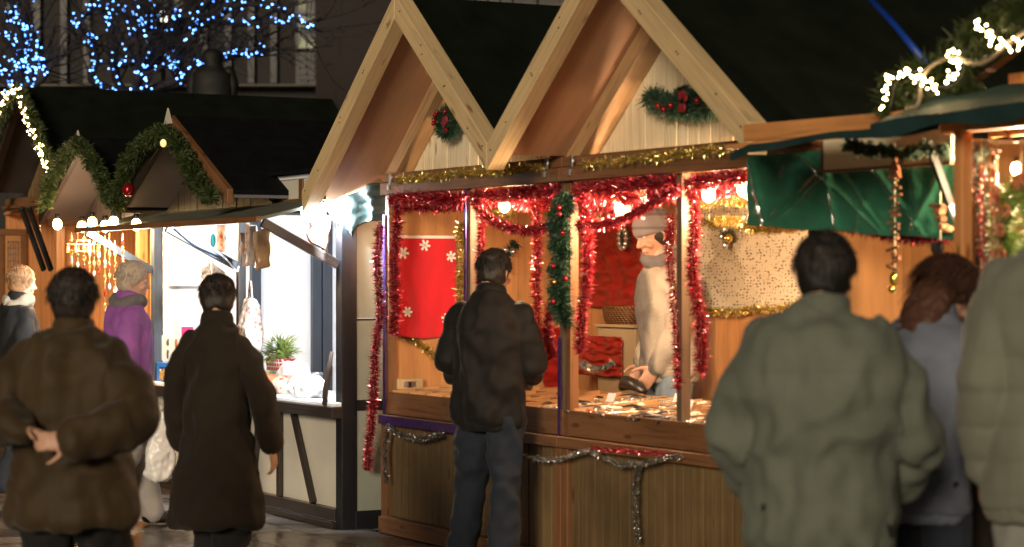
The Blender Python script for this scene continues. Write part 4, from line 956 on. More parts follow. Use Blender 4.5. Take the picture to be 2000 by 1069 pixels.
tinsel('tinsel_garland', wpts([(1235, 355), (1262, 375), (1275, 372)], .3), 't_gold', 'loop of gold tinsel glittering above the vendor', .035, 3600, GG)
tinsel('tinsel_garland', wpts([(1370, 392), (1410, 380), (1456, 376)], .35), 't_gold', 'gold tinsel near the bulb beside the tarpaulin', .05, 3800, GG)
tinsel('tinsel_garland', wpts([(1462, 448), (1520, 446), (1580, 436)], .0), 't_gold', 'gold tinsel under the left half of the tarpaulin hem', .03, 3000, GG)
tinsel('tinsel_garland', wpts([(1640, 436), (1700, 446), (1780, 460), (1862, 456)], -.01), 't_red', 'red tinsel under the right half of the tarpaulin hem', .045, 5940, RG)
tinsel('tinsel_garland', wpts([(756, 832), (785, 850), (820, 858), (862, 848)], -.075), 't_silver', 'silver tinsel swag under the purple ledge', .026, 3600, SG)
tinsel('tinsel_garland', wpts([(757, 836), (752, 880), (755, 945)], -.075), 't_silver', 'silver tinsel dangling at the left corner of the counter', .024, 3600, SG)
tinsel('tinsel_garland', wpts([(1008, 880), (1040, 896), (1100, 895), (1150, 882), (1190, 900), (1235, 908), (1330, 890)], -.075), 't_silver', 'silver tinsel swags under the counter of the vendor', .024, 3200, SG)
tinsel('tinsel_garland', wpts([(1246, 905), (1240, 960), (1245, 1060)], -.075), 't_silver', 'silver tinsel dangling down the siding below the vendor', .024, 3000, SG)
tinsel('tinsel_garland', wpts([(1155, 876), (1200, 880), (1260, 884), (1330, 892)], -.055), 't_red', 'thin dull red bead tinsel on the counter ledge', .016, 2200, RG)
tinsel('tinsel_garland', [ru(1135, 712, .01+2.2)-Vector((0, 0, 0)), rv(1165, 722, .66), rv(1200, 708, .66)], 't_silver', 'silver tinsel wisp beside the lower red cloth', .03, 1800, SG)
for l_, vv, m_, lb in (([(940, 400), (990, 392), (1040, 398), (1095, 388)], .22, 't_red', 'red tinsel strand set back in the bauble cluster opening'), ([(1130, 410), (1180, 398), (1225, 372), (1318, 378)], .35, 't_red', 'red tinsel strand set back in the vendor opening'),
        ([(1345, 380), (1400, 372), (1456, 362)], .25, 't_red', 'red tinsel strand set back beside the tarpaulin'), ([(1135, 425), (1160, 400), (1200, 408), (1240, 400)], .55, 't_red', 'red tinsel strand near the bright bare bulb'), ([(1345, 392), (1400, 384), (1458, 392)], .6, 't_gold', 'deep gold tinsel strand glowing beside the tarpaulin'),
        ([(965, 400), (990, 416), (1010, 395)], .5, 't_gold', 'deep gold tinsel loop in the bauble cluster opening'), ([(775, 396), (840, 402), (905, 398)], .12, 't_red', 'second red tinsel above the snowflake cloth'), ([(1150, 392), (1168, 415), (1185, 395)], .7, 't_gold', 'small gold tinsel loop left of the bright bare bulb')):
    tinsel('tinsel_garland', wpts(l_, vv), m_, lb, .055 if m_ == 't_red' else .04, 4600, RG if m_ == 't_red' else GG)
# purple foil ribbon on three posts
LR_ = solo('foil_ribbon', MB().box(.03, 1.04, -.0535, -.0505, .648, .698), 'purple', 'purple foil ribbon along the counter ledge at the left corner', 'ribbon')
def ribbon(u, v, z0, z1, label):
    b = MB(); b.box(u-.013, u+.013, v-.006, v, z0, z1, 'z'); return solo('foil_ribbon', b, 'purple', label, 'ribbon', 'purple foil ribbons on the posts')
ribbon(.012, -.0085, .70, 1.88, 'purple foil ribbon on the left corner post'); ribbon(1.07, -.0085, .84, 1.99, 'purple foil ribbon on the post right of the snowflake cloth'); ribbon(2.13, -.0085, .70, 1.2, 'purple foil ribbon on the post under the green garland')
# fir wreaths on the gables
def needles(nm, c, rad, dens, w=.004, droop=0, seed=None, m=0, curl=.2): V, Fc = strips(c, rad, dens, w, seed or R.randrange(9999), droop=droop, curl=curl, core=rad*.3); nm.add(V, Fc, m)
M['redberry'] = mat('red_glossy_bauble', (.28, .012, .018), .15, metal=.5, var=.1, vs=10); M['goldb'] = mat('gold_glossy_bauble', (.8, .55, .12), .15, metal=.9, var=.1); M['silverb'] = mat('silver_glossy_bauble', (.8, .8, .78), .12, metal=.9, var=.1)
M['redcloth'] = mat('red_ribbon_cloth', (.20, .010, .018), .6, var=.2, vs=20)
c0 = rv(884, 240, .06); nm = NM()
ring = [c0+Vector((math.cos(a)*.09, -.03, math.sin(a)*.062)) for a in [math.pi*2*i/20 for i in range(21)]]
needles(nm, ring, .05, 4200, .005)
t = thing('fir_wreath', 'round fir wreath with dark red berries on the left gable', 'wreath', c0); part('needles', nm, 'fird', t)
for i in range(7):
    a = R.random()*6.28; b = MB(); b.ball(c0+Vector((math.cos(a)*.09, -.075, math.sin(a)*.07)), .014); part('berry', b, 'redberry', t)
b = MB(); b.ball(c0+Vector((.03, -.07, -.0)), .02, .012, .03); b.ball(c0+Vector((.06, -.07, .01)), .02, .012, .025); part('bow', b, 'redcloth', t)
t = thing('fir_swag', 'wide fir swag with red baubles and bow on the right gable', 'wreath', rv(1330, 205, .06)); nm = NM()
needles(nm, curve(wpts([(1268, 190), (1300, 205), (1350, 212), (1392, 210)], .06), 16), .07, 5200, .005); needles(nm, curve(wpts([(1300, 210), (1340, 196), (1375, 190)], .06), 16), .055, 4200, .005); needles(nm, curve(wpts([(1330, 170), (1340, 195)], .06), 6), .04, 4200, .005)
part('needles', nm, 'fird', t)
for px, py in ((1310, 206), (1361, 196), (1285, 207), (1296, 214)):
    b = MB(); b.ball(rv(px, py, -.02), .015); part('bauble', b, 'redberry', t)
b = MB(); c = rv(1332, 198, -.02)
for a in (.4, 1.2, 2.2, 4.2, 5.2): b.ball(c+Vector((math.cos(a)*.03, 0, math.sin(a)*.035)), .02, .008, .022, 8, 6)
part('bow', b, 'redcloth', t)
# fir garlands on the black gables
def firg(label, pts, rad, dens, m='fir', name='fir_garland', group='fir garlands on the stalls', balls=(), v=None, seed=None, w=.0065, lumps=True):
    c = curve(pts, 30, .012); nm = NM(); t = thing(name, label, 'garland', c[len(c)//2], group)
    needles(nm, c, rad, dens, w, .004)
    if lumps:                                              # short side shoots give the uneven outline
        for i in range(int(len(c)*1.6)):
            k = R.randrange(len(c)-1); p = Vector(c[k]); d = Vector((R.uniform(-1, 1), R.uniform(-.8, .4), R.uniform(-1, .9))).normalized()
            needles(nm, [p, p+d*rad*1.1], rad*.45, 2600, w*.9)
    part('needles', nm, m, t)
    for (px, py, vv, r, mm) in balls: b = MB(); b.ball(rv(px, py, vv), r); part('bauble', b, mm, t)
    return t
VB = -.66
firg('thick fir garland over the black gable with the yellow light', wpts([(222, 400), (236, 350), (262, 300), (300, 268), (330, 262), (352, 290), (378, 335), (400, 370), (418, 385)], VB), .068, 3200)
firg('thick fir garland over the smaller black gable beside the fairy lit stall', wpts([(88, 400), (100, 350), (125, 310), (150, 285), (170, 300), (195, 345), (215, 385), (235, 400)], VB), .068, 3200)
b = MB(); b.ball(rv(251, 371, -.78), .045); solo('bauble', b, 'redberry', 'large red bauble hanging between the two fir garlands', 'bauble')
b = MB(); b.ball(rv(319, 280, -.80), .022, .02, .026); M['yel'] = glow('amber_lamp_glass', (1, .62, .12), 1.2); solo('light_bulb', b, 'yel', 'small amber light on the fir garland peak', 'bulb')
M['bulb_r'] = glow('string_bulb_soft', (1, .70, .32), 55)
def lightstring(label, pts, n, m='bulb_s', r=.011, group='warm fairy light strings', jit=.02, v=None):
    c = curve(pts, 40, 0); t = thing('string_lights', label, 'string lights', c[20], group)
    b = MB(); b.tube([q+Vector((0, -.01, 0)) for q in c], .004, 4); part('wire', b, 'wire', t)
    bm = MB(); bm.ball((0, 0, 0), r, seg=8, rg=5); me = mesh_from(bm, 'bulb', (0, 0, 0)); _mats(me, m)
    for i in range(min(n, 99)):
        f = (i+.5)/n*40; k = int(f); p = c[k].lerp(c[min(k+1, 40)], f-k)+Vector((R.gauss(0, jit), -.05+R.gauss(0, .01), R.gauss(0, jit)))
        o = bpy.data.objects.new('bulb', me); COL.objects.link(o); o.parent = t; o.location = p-Vector(OFF[t.name]); o.scale = (R.uniform(.7, 1.15),)*3
    return t
gl = wpts([(-20, 300), (-5, 250), (15, 205), (36, 172), (55, 215), (75, 260), (92, 305), (103, 330)], -.26)
firg('thin fir garland along the tall gable of the far left stall', gl, .07, 1500, lumps=False); lightstring('warm fairy lights outlining the tall gable of the far left stall', gl, 96, jit=.03, r=.0075)
# right stall garland with rope light
VR = -.42
gr = [rv(x, y, VR) for x, y in ((1742, 214), (1752, 180), (1790, 150), (1850, 150), (1885, 110), (1900, 75), (1945, 55), (1985, 30), (2020, 10))]
firg('bushy fir garland climbing to the upper right corner', gr, .085, 3400, 'fir', w=.0045); 
firg('fir branches laid along the fascia plank of the right stall', [rv(x, y, VR+.05) for x, y in ((1760, 195), (1800, 190), (1860, 170), (1900, 195))], .06, 2200, 'fir', w=.0045)
lr = [rv(x, y, VR-.1) for x, y in ((1743, 216), (1750, 175), (1764, 152), (1790, 140), (1812, 148), (1826, 165), (1845, 171), (1868, 165), (1886, 140), (1888, 112), (1884, 92))]
lightstring('warm light string looping through the fir garland by the blue strap', lr, 60, 'bulb_r', r=.0042, jit=.012)
lr = [rv(x, y, VR-.1) for x, y in ((1928, 40), (1945, 62), (1958, 80), (1975, 88), (2000, 80), (2015, 92))]
lightstring('warm light string at the upper right corner above the rope light', lr, 32, 'bulb_r', r=.0042, jit=.012)
M['clear'] = mat('clear_plastic_hose', (.25, .20, .14), .2, var=.1)
b = MB(); b.tube(curve([rv(x, y, VR-.13) for x, y in ((1770, 213), (1788, 210), (1796, 192), (1800, 160), (1815, 132), (1845, 115), (1868, 112), (1890, 122), (1915, 125), (1940, 112), (1965, 88), (2005, 60))], 40), .0085, 8)
solo('rope_light', b, 'clear', 'unlit clear plastic hose curling over the fir garland', 'hose')
M['bluestrap'] = mat('blue_painted_pole', (.005, .035, .25), .35, var=.1)
b = MB(); b.tube([rv(1690, -12, -.25), rv(1750, 52, -.25), rv(1812, 128, -.25)], .013, 8); solo('blue_strap', b, 'bluestrap', 'bright blue strap slanting down to the fir garland', 'strap')
firg('dark needle branches hanging before the blank sign board', [rv(x, y, -.3) for x, y in ((1655, 280), (1690, 288), (1740, 300), (1800, 292), (1850, 300))], .032, 1500, 'fird', w=.004)
# vertical green garland between the openings
t = firg('green artificial garland with red bits hanging on the post between the two stalls', wpts([(1108, 385), (1092, 430), (1096, 500), (1092, 560), (1102, 632)], -.08), .062, 5200, 'fird', w=.005)
for py in (405, 418, 455, 520, 545, 590): b = MB(); b.ball(rv(1090+R.randint(-12, 14), py, -.14), .014); part('berry', b, 'redberry', t)
b = MB(); b.ball(rv(1082, 551, -.15), .012); part('bauble', b, 'goldb', t)
# hanging bauble clusters
t = thing('bauble_cluster', 'cluster of silver baubles and fir on the plywood side wall', 'ornament', ru(990, 495, .03)); c = ru(990, 495, .05)
for dx, dz, r in ((-.02, .02, .022), (.03, .01, .025), (0, -.04, .02), (.005, -.075, .014), (.01, -.105, .011), (-.03, -.01, .018)): b = MB(); b.ball(c+Vector((.02, dx, dz)), r); part('bauble', b, 'silverb', t)
nm = NM(); needles(nm, [c+Vector((0, .07, .06)), c, c+Vector((0, -.03, -.02))], .045, 2600, .005); part('needles', nm, 'fird', t)
c = rv(1219, 466, 1.22); t = thing('small_wreath', 'small ring of silver cones on the red cloth beside the vendor', 'wreath', c)
for i in range(12): a = i*math.pi/6; b = MB(); b.ball(c+Vector((math.cos(a)*.042, -.01, math.sin(a)*.06)), .017); part('cone', b, 'silverb', t)
nm = NM(); needles(nm, [c+Vector((math.cos(a)*.042, 0, math.sin(a)*.055)) for a in [i*.52 for i in range(13)]], .022, 3000, .004); part('needles', nm, 'fird', t)
c = rv(1422, 462, 1.22); t = thing('bauble_cluster', 'silver and amber baubles on the flowered fabric', 'ornament', c)
for dx, dz, r, m in ((0, .04, .022, 'silverb'), (.035, -.01, .025, 'goldb'), (-.03, 0, .02, 'silverb'), (0, -.05, .02, 'silverb')): b = MB(); b.ball(c+Vector((dx, -.02, dz)), r); part('bauble', b, m, t)
nm = NM(); needles(nm, [c+Vector((-.02, 0, .05)), c+Vector((.02, 0, -.03))], .04, 2600, .005); part('needles', nm, 'fird', t)
# ------------------------------------------------------------------ cloths in the pine stalls
def clothsheet(name, fn, m, label, cat, nu=40, nv=40, thick=.004, extra=None, group=None):
    b = MB(); b.sheet(fn, nu, nv); o = solo(name, b, m, label, cat, group); s = o.modifiers.new('s', 'SOLIDIFY'); s.thickness = thick; return o
M['redfelt'] = mat('bright_red_felt', (.62, .008, .018), .95, var=.06, vs=3, bump=.3, bs=200, sheen=.3); M['whitefelt'] = mat('white_felt', (.8, .75, .7), .95, var=.04)
v0, v1 = ru(771, 600, .03).y, ru(888, 600, .03).y; z1, z0 = 1.755, 1.165
t = thing('wall_hanging', 'red felt hanging with white snowflakes and a white top hem', 'cloth', (.03, (v0+v1)/2, z0))
def ff(a, b_): return Vector((.05+.016*math.sin(a*7+b_*3)*(1-b_*.6)+.018*noise.noise(Vector((a*4, b_*3, 0))), v0+(v1-v0)*a, z0+(z1-z0)*b_-.02*math.sin(a*3.1)*(1-b_)))
b = MB(); b.sheet(ff, 40, 40); o = part('cloth', b, 'redfelt', t); s = o.modifiers.new('s', 'SOLIDIFY'); s.thickness = .004
b = MB(); b.sheet(lambda a, q: ff(a, .975+q*.03)+Vector((.005, 0, 0)), 30, 2); o = part('hem', b, 'whitefelt', t); s = o.modifiers.new('s', 'SOLIDIFY'); s.thickness = .006
for px, py in ((783, 494), (826, 479), (876, 501), (789, 607), (868, 620)):
    p = ru(px, py, .03); a = (p.y-v0)/(v1-v0); q = (p.z-z0)/(z1-z0); c = ff(a, q)+Vector((.008, 0, 0)); b = MB()
    rz_ = R.uniform(0, 1); rs_k = R.uniform(.85, 1.12)
    for k in range(3):
        an = k*math.pi/3+rz_; d = Vector((0, math.cos(an), math.sin(an)))*.036*rs_k; b.beam(c-d, c+d, .014, .005, (0, -d.z, d.y))
    part('snowflake', b, 'whitefelt', t)
M['redsatin'] = mat('red_satin_cloth', (.30, .014, .010), .36, var=.35, vs=7, bump=.5, bs=9, aniso=(1, 1, 4))
def wrk(u0, u1, z0, z1, v, amp, ph): return lambda a, q: Vector((u0+(u1-u0)*a, v-amp*(.5+.5*math.sin(q*31+a*3+ph))*.5-amp*1.6*noise.noise(Vector((a*6+ph, q*9, ph))), z0+(z1-z0)*q))
a = rv(1148, 405, 1.27); c = rv(1262, 602, 1.27); clothsheet('red_cloth', wrk(a.x, c.x, c.z, a.z, 1.27, .016, 1), 'redsatin', 'large crinkled red satin cloth behind the vendor', 'cloth', 60, 80)
a = rv(1128, 655, 1.1); c = rv(1215, 738, 1.1); clothsheet('red_cloth', wrk(a.x, c.x, c.z, a.z, 1.1, .012, 5), 'redsatin', 'small shiny red cloth under the wicker basket', 'cloth', 50, 40)
a = ru(1060, 640, .04); c = ru(1100, 760, .04); clothsheet('red_cloth', lambda p, q: Vector((.05+.01*math.sin(q*25+p*3), a.y+(c.y-a.y)*p, c.z+(a.z-c.z)*q)), 'redsatin', 'strip of red cloth low on the side wall, left of the garland post', 'cloth')
def floral():
    m, n, l, b = nodes('flowered_fabric'); tc = N(n, 'ShaderNodeTexCoord')
    def spots(scale, th, col, prev, off):
        mp = N(n, 'ShaderNodeMapping'); mp.inputs['Location'].default_value = (off, 0, off*.7); mp.inputs['Scale'].default_value = (.55, .01, 1); l.new(tc.outputs['Object'], mp.inputs[0])
        wv = N(n, 'ShaderNodeTexNoise'); wv.inputs['Scale'].default_value = 90; l.new(mp.outputs[0], wv.inputs[0])
        va = N(n, 'ShaderNodeMix', data_type='VECTOR'); va.inputs[0].default_value = .018; l.new(mp.outputs[0], va.inputs[4]); l.new(wv.outputs[1], va.inputs[5])
        vo = N(n, 'ShaderNodeTexVoronoi'); vo.inputs['Scale'].default_value = scale; vo.inputs['Randomness'].default_value = .45; l.new(va.outputs[1], vo.inputs[0])
        r = ramp(n, [(th, (1, 1, 1)), (th+.05, (0, 0, 0))]); l.new(vo.outputs['Distance'], r.inputs[0])
        mx = N(n, 'ShaderNodeMix', data_type='RGBA'); l.new(r.outputs[0], mx.inputs[0]); mx.inputs[7].default_value = (*col, 1)
        if prev is None: mx.inputs[6].default_value = (.50, .43, .31, 1)
        else: l.new(prev, mx.inputs[6])
        return mx.outputs[2]
    p = spots(62, .33, (.17, .13, .075), None, 0); p = spots(85, .20, (.22, .17, .10), p, 3.3)
    l.new(p, b.inputs['Base Color']); b.inputs['Roughness'].default_value = .9; return m
M['floral'] = floral()
a = rv(1352, 385, 1.28); c = rv(1598, 608, 1.28); clothsheet('floral_fabric', wrk(a.x, c.x, c.z, a.z, 1.275, .008, 2), 'floral', 'cream fabric printed with small dark flowers pinned on the back wall', 'fabric', 40, 40)
# wicker basket on a shelf box
def wicker():
    m, n, l, b = nodes('wicker'); tc = N(n, 'ShaderNodeTexCoord'); w = N(n, 'ShaderNodeTexWave'); w.bands_direction = 'Z'; w.inputs['Scale'].default_value = 28; l.new(tc.outputs['Object'], w.inputs[0])
    w2 = N(n, 'ShaderNodeTexWave'); w2.bands_direction = 'DIAGONAL'; w2.inputs['Scale'].default_value = 18; l.new(tc.outputs['Object'], w2.inputs[0])
    mu = N(n, 'ShaderNodeMath', operation='MULTIPLY'); l.new(w.outputs[1], mu.inputs[0]); l.new(w2.outputs[1], mu.inputs[1])
    r = ramp(n, [(.0, (.10, .035, .012)), (.8, (.42, .20, .07))]); l.new(mu.outputs[0], r.inputs[0]); l.new(r.outputs[0], b.inputs['Base Color'])
    bp = N(n, 'ShaderNodeBump'); bp.inputs['Strength'].default_value = .8; bp.inputs['Distance'].default_value = .01; l.new(mu.outputs[0], bp.inputs['Height']); l.new(bp.outputs[0], b.inputs['Normal']); return m
M['wicker'] = wicker(); M['cream'] = mat('cream_painted_board', (.46, .34, .19), .6, var=.1, vs=3)
c = rv(1196, 640, 1.12); t = thing('shelf_box', 'cream painted shelf box below the wicker basket', 'shelf', (c.x, 1.12, .05))
b = MB(); b.box(c.x-.17, c.x+.26, 1.12, 1.29, .05, c.z+.0); part('front', b, 'cream', t, bevel=.004)
b = MB(); b.box(c.x-.18, c.x+.27, 1.10, 1.295, c.z+.002, c.z+.02); part('shelf', b, 'cream', t, bevel=.003)
t = thing('wicker_basket', 'shallow wicker basket on the cream shelf beside the vendor', 'basket', (c.x, 1.17, c.z+.02))
b = MB(); zz = c.z+.022
b.loft([((c.x, 1.19, zz), .135, .07), ((c.x, 1.19, zz+.05), .15, .08), ((c.x, 1.19, zz+.095), .158, .085)], 24, sup=3); part('bowl', b, 'wicker', t)
b = MB(); b.tube([(c.x+math.cos(a)*.158, 1.19+math.sin(a)*.085, zz+.1) for a in [i*math.pi/12 for i in range(25)]], .009, 6); part('rim', b, 'wicker', t)
# consumer unit on the side wall
p = ru(795, 752, .02); t = thing('socket_box', 'cream electrical socket box at the left end of the counter', 'box', (.05, p.y, .85)); b = MB(); b.box(.03, .07, p.y-.085, p.y+.085, .846, .91, 'y'); part('case', b, 'cream', t, bevel=.006)
b = MB(); b.box(.068, .078, p.y-.05, p.y+.03, .862, .895, 'y'); part('switch_panel', b, 'steel', t, bevel=.003); b = MB(); b.box(.076, .09, p.y-.02, p.y-.005, .86, .89, 'y'); part('switch', b, 'blackmetal', t)
# trinkets on the trays
M['trw'] = mat('white_trinket', (.7, .66, .58), .3, var=.3, vs=60); M['trs'] = mat('silver_trinket', (.55, .52, .45), .25, metal=.8, var=.4, vs=50); M['trb'] = mat('black_trinket', (.02, .018, .016), .35, var=.4, vs=50); M['trr'] = mat('red_trinket', (.45, .06, .03), .4, var=.3, vs=50)
kinds = []
for nme, lab, m in (('necklace', 'small silver chain lying in the counter trays', 'trs'), ('trinket', 'small white trinket lying in the counter trays', 'trw'), ('sunglasses', 'small black trinket lying in the counter trays', 'trb'), ('trinket', 'small red trinket lying in the counter trays', 'trr')):
    b = MB()
    if m == 'trs':
        b.tube(curve([(R.uniform(-.05, .05), R.uniform(-.03, .03), .006+R.uniform(0, .012)) for _ in range(9)], 40), .0045, 5)
    elif m == 'trw':
        for i in range(7): b.ball((R.uniform(-.04, .04), R.uniform(-.025, .025), .009), .014, .010, .009, 8, 5)
    elif m == 'trb':
        b.loft([((-.06, 0, .004), .004, .004), ((-.03, 0, .012), .012, .010), ((0, .004, .014), .015, .011), ((.04, 0, .01), .012, .008), ((.06, -.01, .004), .003, .003)], 10, (0, 1, 0))
    else:
        for i in range(5): b.ball((-.03+i*.015, .008*math.sin(i), .009), .009, seg=8, rg=5)
    kinds.append((mesh_from(b, nme, (0, 0, 0)), nme if m != 'trb' else 'trinket', lab, m))
for k_ in kinds: _mats(k_[0], k_[3])
for i in range(230):
    me, nme, lab, m = kinds[R.choices((0, 1, 2, 3), (5, 4, 2, 1))[0]]
    u, v = R.uniform(1.75, 4.1), R.choice((.09, .25, .41, .56))+R.uniform(-.045, .045)
    o = bpy.data.objects.new(nme, me); COL.objects.link(o); o.location = r2w(u, v, .806+.075*v); o.rotation_euler = (R.uniform(-.1, .1), 0, R.random()*6.28); s = R.uniform(1.0, 1.9); o.scale = (s, s, s)
    tag(o, lab, 'trinket', lab.replace('lying ', '').replace('small ', '')+' group')
for i, p in enumerate(((1232, 752, .68),)):
    b = MB(); c = rv(*p); b.loft([(c+Vector((-.10, 0, -.02)), .02, .02), (c+Vector((-.04, 0, .01)), .05, .04), (c+Vector((.05, 0, -.0)), .05, .03), (c+Vector((.14, 0, -.03)), .02, .015)], 14, (0, 1, 0)); solo('cloth_bag', b, 'trb', 'crumpled black pouch on the back edge of the trays', 'bag')
# ------------------------------------------------------------------ green tarpaulin and the blank board behind it
def tarpm():
    m, n, l, b = nodes('green_tarpaulin'); b.inputs['Base Color'].default_value = (.035, .155, .09, 1); b.inputs['Roughness'].default_value = .22; b.inputs['Coat Weight'].default_value = .9; b.inputs['Coat Roughness'].default_value = .12
    tc = N(n, 'ShaderNodeTexCoord'); t = N(n, 'ShaderNodeTexNoise'); t.inputs['Scale'].default_value = 9; t.inputs['Detail'].default_value = 3; l.new(tc.outputs['Object'], t.inputs[0])
    bp = N(n, 'ShaderNodeBump'); bp.inputs['Strength'].default_value = .35; bp.inputs['Distance'].default_value = .03; l.new(t.outputs[0], bp.inputs['Height']); l.new(bp.outputs[0], b.inputs['Normal']); return m
M['tarp'] = tarpm()
ta, tb = rv(1459, 290, -.06), rv(1868, 268, -.06)
def tarpf(a, q):
    u = ta.x+(tb.x-ta.x)*a; zt = 2.04; zb = EYE+(.247-.075*a)*0+ (1.735-.085*min(1, a*1.0))-EYE; z = zb+(zt-zb)*q
    fold = 0
    for (a0, sl, w_, h) in ((.34, .42, .014, .014), (.30, .40, .03, .012), (.44, -.05, .012, .016), (.47, -.42, .013, .014), (.55, -.30, .010, .008), (.72, -.30, .014, .010), (.90, .20, .016, .010), (.06, -.10, .02, .010), (.62, .12, .03, .008), (.20, .10, .05, .008), (.82, -.1, .04, .008)):
        x = a-(a0+sl*(q-.5)); fold += 1.0*h*math.exp(-(x/w_)**2)*(.3+.7*math.sin(math.pi*min(1, max(0, .1+q*.85))))
    return Vector((u, -.06-fold+.012*noise.noise(Vector((a*5, q*3, 7)))+.004*noise.noise(Vector((a*16, q*8, 2))), z+.003*math.sin(a*17)*(1-q)))
clothsheet('tarpaulin', tarpf, 'tarp', 'glossy creased green tarpaulin hung across the opening under the awning', 'tarpaulin', 240, 60, .003)
a, c = rv(1612, 284, -.16), rv(1862, 310, -.16); b = MB(); b.box(a.x, c.x, -.17, -.155, c.z-.01, a.z+.03); b2 = MB(); b2.box(a.x-.012, a.x, -.175, -.15, c.z-.012, a.z+.03, 'z'); b2.box(a.x, c.x, -.175, -.15, c.z-.022, c.z-.011)
M['signw'] = mat('cream_sign_board', (.88, .78, .52), .5, var=.06); t = thing('sign_board', 'blank cream board behind the needle branches above the tarpaulin', 'sign', (a.x, -.16, c.z-.02)); part('board', b, 'signw', t); part('frame', b2, 'brown', t)
# dark green folded sheet at the left end of the pine stalls
M['tarpd'] = mat('dark_green_sheet', (.003, .016, .013), .6, var=.3, vs=5, bump=.4, bs=14)
P4 = [rv(612, 372, -.33), rv(750, 357, .0), rv(748, 432, .0), rv(655, 432, -.2)]
def dsh(a, q):
    tp = P4[0].lerp(P4[1], a); bt = P4[3].lerp(P4[2], a); bt.z -= .10*math.exp(-((a-.35)/.16)**2); p = bt.lerp(tp, q); p.y -= .03*noise.noise(Vector((a*5, q*5, 3)))+.02*math.sin(a*17); return p
clothsheet('folded_sheet', dsh, 'tarpd', 'dark green sheet bunched under the left eave beside the flood lamp', 'tarpaulin', 40, 24, .004)
# ------------------------------------------------------------------ goods of the white stall
def textile(name, c1, c2, sc=30):
    m, n, l, b = nodes(name); tc = N(n, 'ShaderNodeTexCoord'); v = N(n, 'ShaderNodeTexVoronoi'); v.inputs['Scale'].default_value = sc; l.new(tc.outputs['Object'], v.inputs[0])
    t = N(n, 'ShaderNodeTexNoise'); t.inputs['Scale'].default_value = sc*.6; l.new(tc.outputs['Object'], t.inputs[0]); a = N(n, 'ShaderNodeMath', operation='MULTIPLY'); l.new(v.outputs['Distance'], a.inputs[0]); l.new(t.outputs[0], a.inputs[1])
    r = ramp(n, [(.10, c2), (.2, c1)]); l.new(a.outputs[0], r.inputs[0]); l.new(r.outputs[0], b.inputs['Base Color']); b.inputs['Roughness'].default_value = .9; M[name] = m; return name
textile('printed_beige', (.40, .32, .26), (.22, .10, .08)); textile('printed_grey', (.36, .35, .36), (.12, .12, .16), 40); textile('printed_red', (.45, .30, .22), (.40, .06, .03), 22); textile('brown_paper', (.30, .16, .07), (.26, .13, .06)); textile('orange_print', (.55, .14, .06), (.5, .42, .25), 14)
def clothbag(label, c, w, h, d, m, name='cloth_bag', strap=.12, seed=0, top=.7, group='cloth bags hung in the white stall'):
    t = thing(name, label, 'bag', c, group); c = Vector(c); b = MB()
    b.loft([(c, w*.35, d*.4), (c+Vector((0, 0, h*.08)), w*.5, d*.5), (c+Vector((0, 0, h*.45)), w*.5, d*.5), (c+Vector((0, 0, h*.85)), w*.42*top/.7, d*.3), (c+Vector((0, 0, h)), w*.35*top/.7, d*.14)], 18, sup=3)
    me = remesh(b, .009, 1, .010, 13, seed=seed, name='pouch'); me.transform(Matrix.Translation(-c)); mpart('pouch', me, m, t)
    if strap: b = MB(); b.tube([c+Vector((-w*.2, 0, h*.97)), c+Vector((-w*.05, 0, h+strap)), c+Vector((w*.05, 0, h+strap)), c+Vector((w*.2, 0, h*.97))], .006, 6); part('strap', b, m, t)
def cardm(px0, py0, px1, py1, v, tilt, m, label, name='cloth', cat='cloth', group='flat cloths pegged along the white stall opening', wob=.02):
    a, c = rv(px0, py0, v), rv(px1, py1, v); w = c.x-a.x; h = a.z-c.z; ct = (a+c)/2; rt = Matrix.Rotation(tilt, 3, 'Y')
    def f(p, q): o = rt @ Vector(((p-.5)*w, 0, (q-.5)*h)); return ct+o+Vector((0, -wob*noise.noise(Vector((p*3+px0, q*3, 1)))-wob*.5*math.sin(p*8), 0))
    return clothsheet(name, f, m, label, cat, 16, 16, .004, group=group)
v_ = VF-.10
cardm(478, 440, 502, 520, v_, .1, 'printed_beige', 'patterned beige cloth pegged left of the awning strut'); cardm(497, 448, 532, 524, v_-.03, -.12, 'brown_paper', 'brown paper sheet pegged beside the awning strut'); cardm(470, 455, 486, 520, v_+.02, .0, 'printed_red', 'narrow red printed cloth beside the middle post of the white stall')
cardm(604, 418, 646, 482, v_, .25, 'printed_red', 'red flowered cloth hanging by the flood lamp'); cardm(412, 525, 444, 572, v_, .35, 'printed_grey', 'white patterned square cloth tilted on the line')
cardm(394, 520, 412, 546, v_, -.3, 'printed_grey', 'tiny patterned cloth left of the tilted square'); cardm(412, 568, 448, 630, v_+.03, .3, 'brown_paper', 'folded brown paper bag under the tilted square')
cardm(424, 440, 440, 492, v_+.1, .0, 'printed_red', 'small brown printed strip high beside the middle post')
c = rv(489, 686, VF-.09); clothbag('large beige patterned cloth bag hanging low by the middle post', c, .20, .33, .11, 'printed_beige', seed=5); c = rv(487, 738, VF-.06); clothbag('patterned pouch below the large beige cloth bag', c, .10, .22, .06, 'printed_beige', seed=8, strap=0)
b = MB(); b.tube(curve([rv(345, 447, VF-.45), rv(400, 475, VF-.3), rv(440, 505, VF-.12), rv(462, 530, VF-.03), rv(466, 520, VF-.02)], 20), .006, 6); solo('white_cable', b, 'whitein', 'white cable running down the middle awning strut', 'cable')
b = MB(); c = rv(416, 474, VF-.1); b.loft([(c+Vector((0, 0, -.03)), .01, .01), (c, .018, .018), (c+Vector((0, 0, .04)), .016, .016), (c+Vector((0, 0, .06)), .004, .004)], 10); M['teal'] = mat('teal_wool', (.02, .22, .22), .8); solo('ornament', b, 'teal', 'small teal felt ornament under the white stall awning', 'ornament')
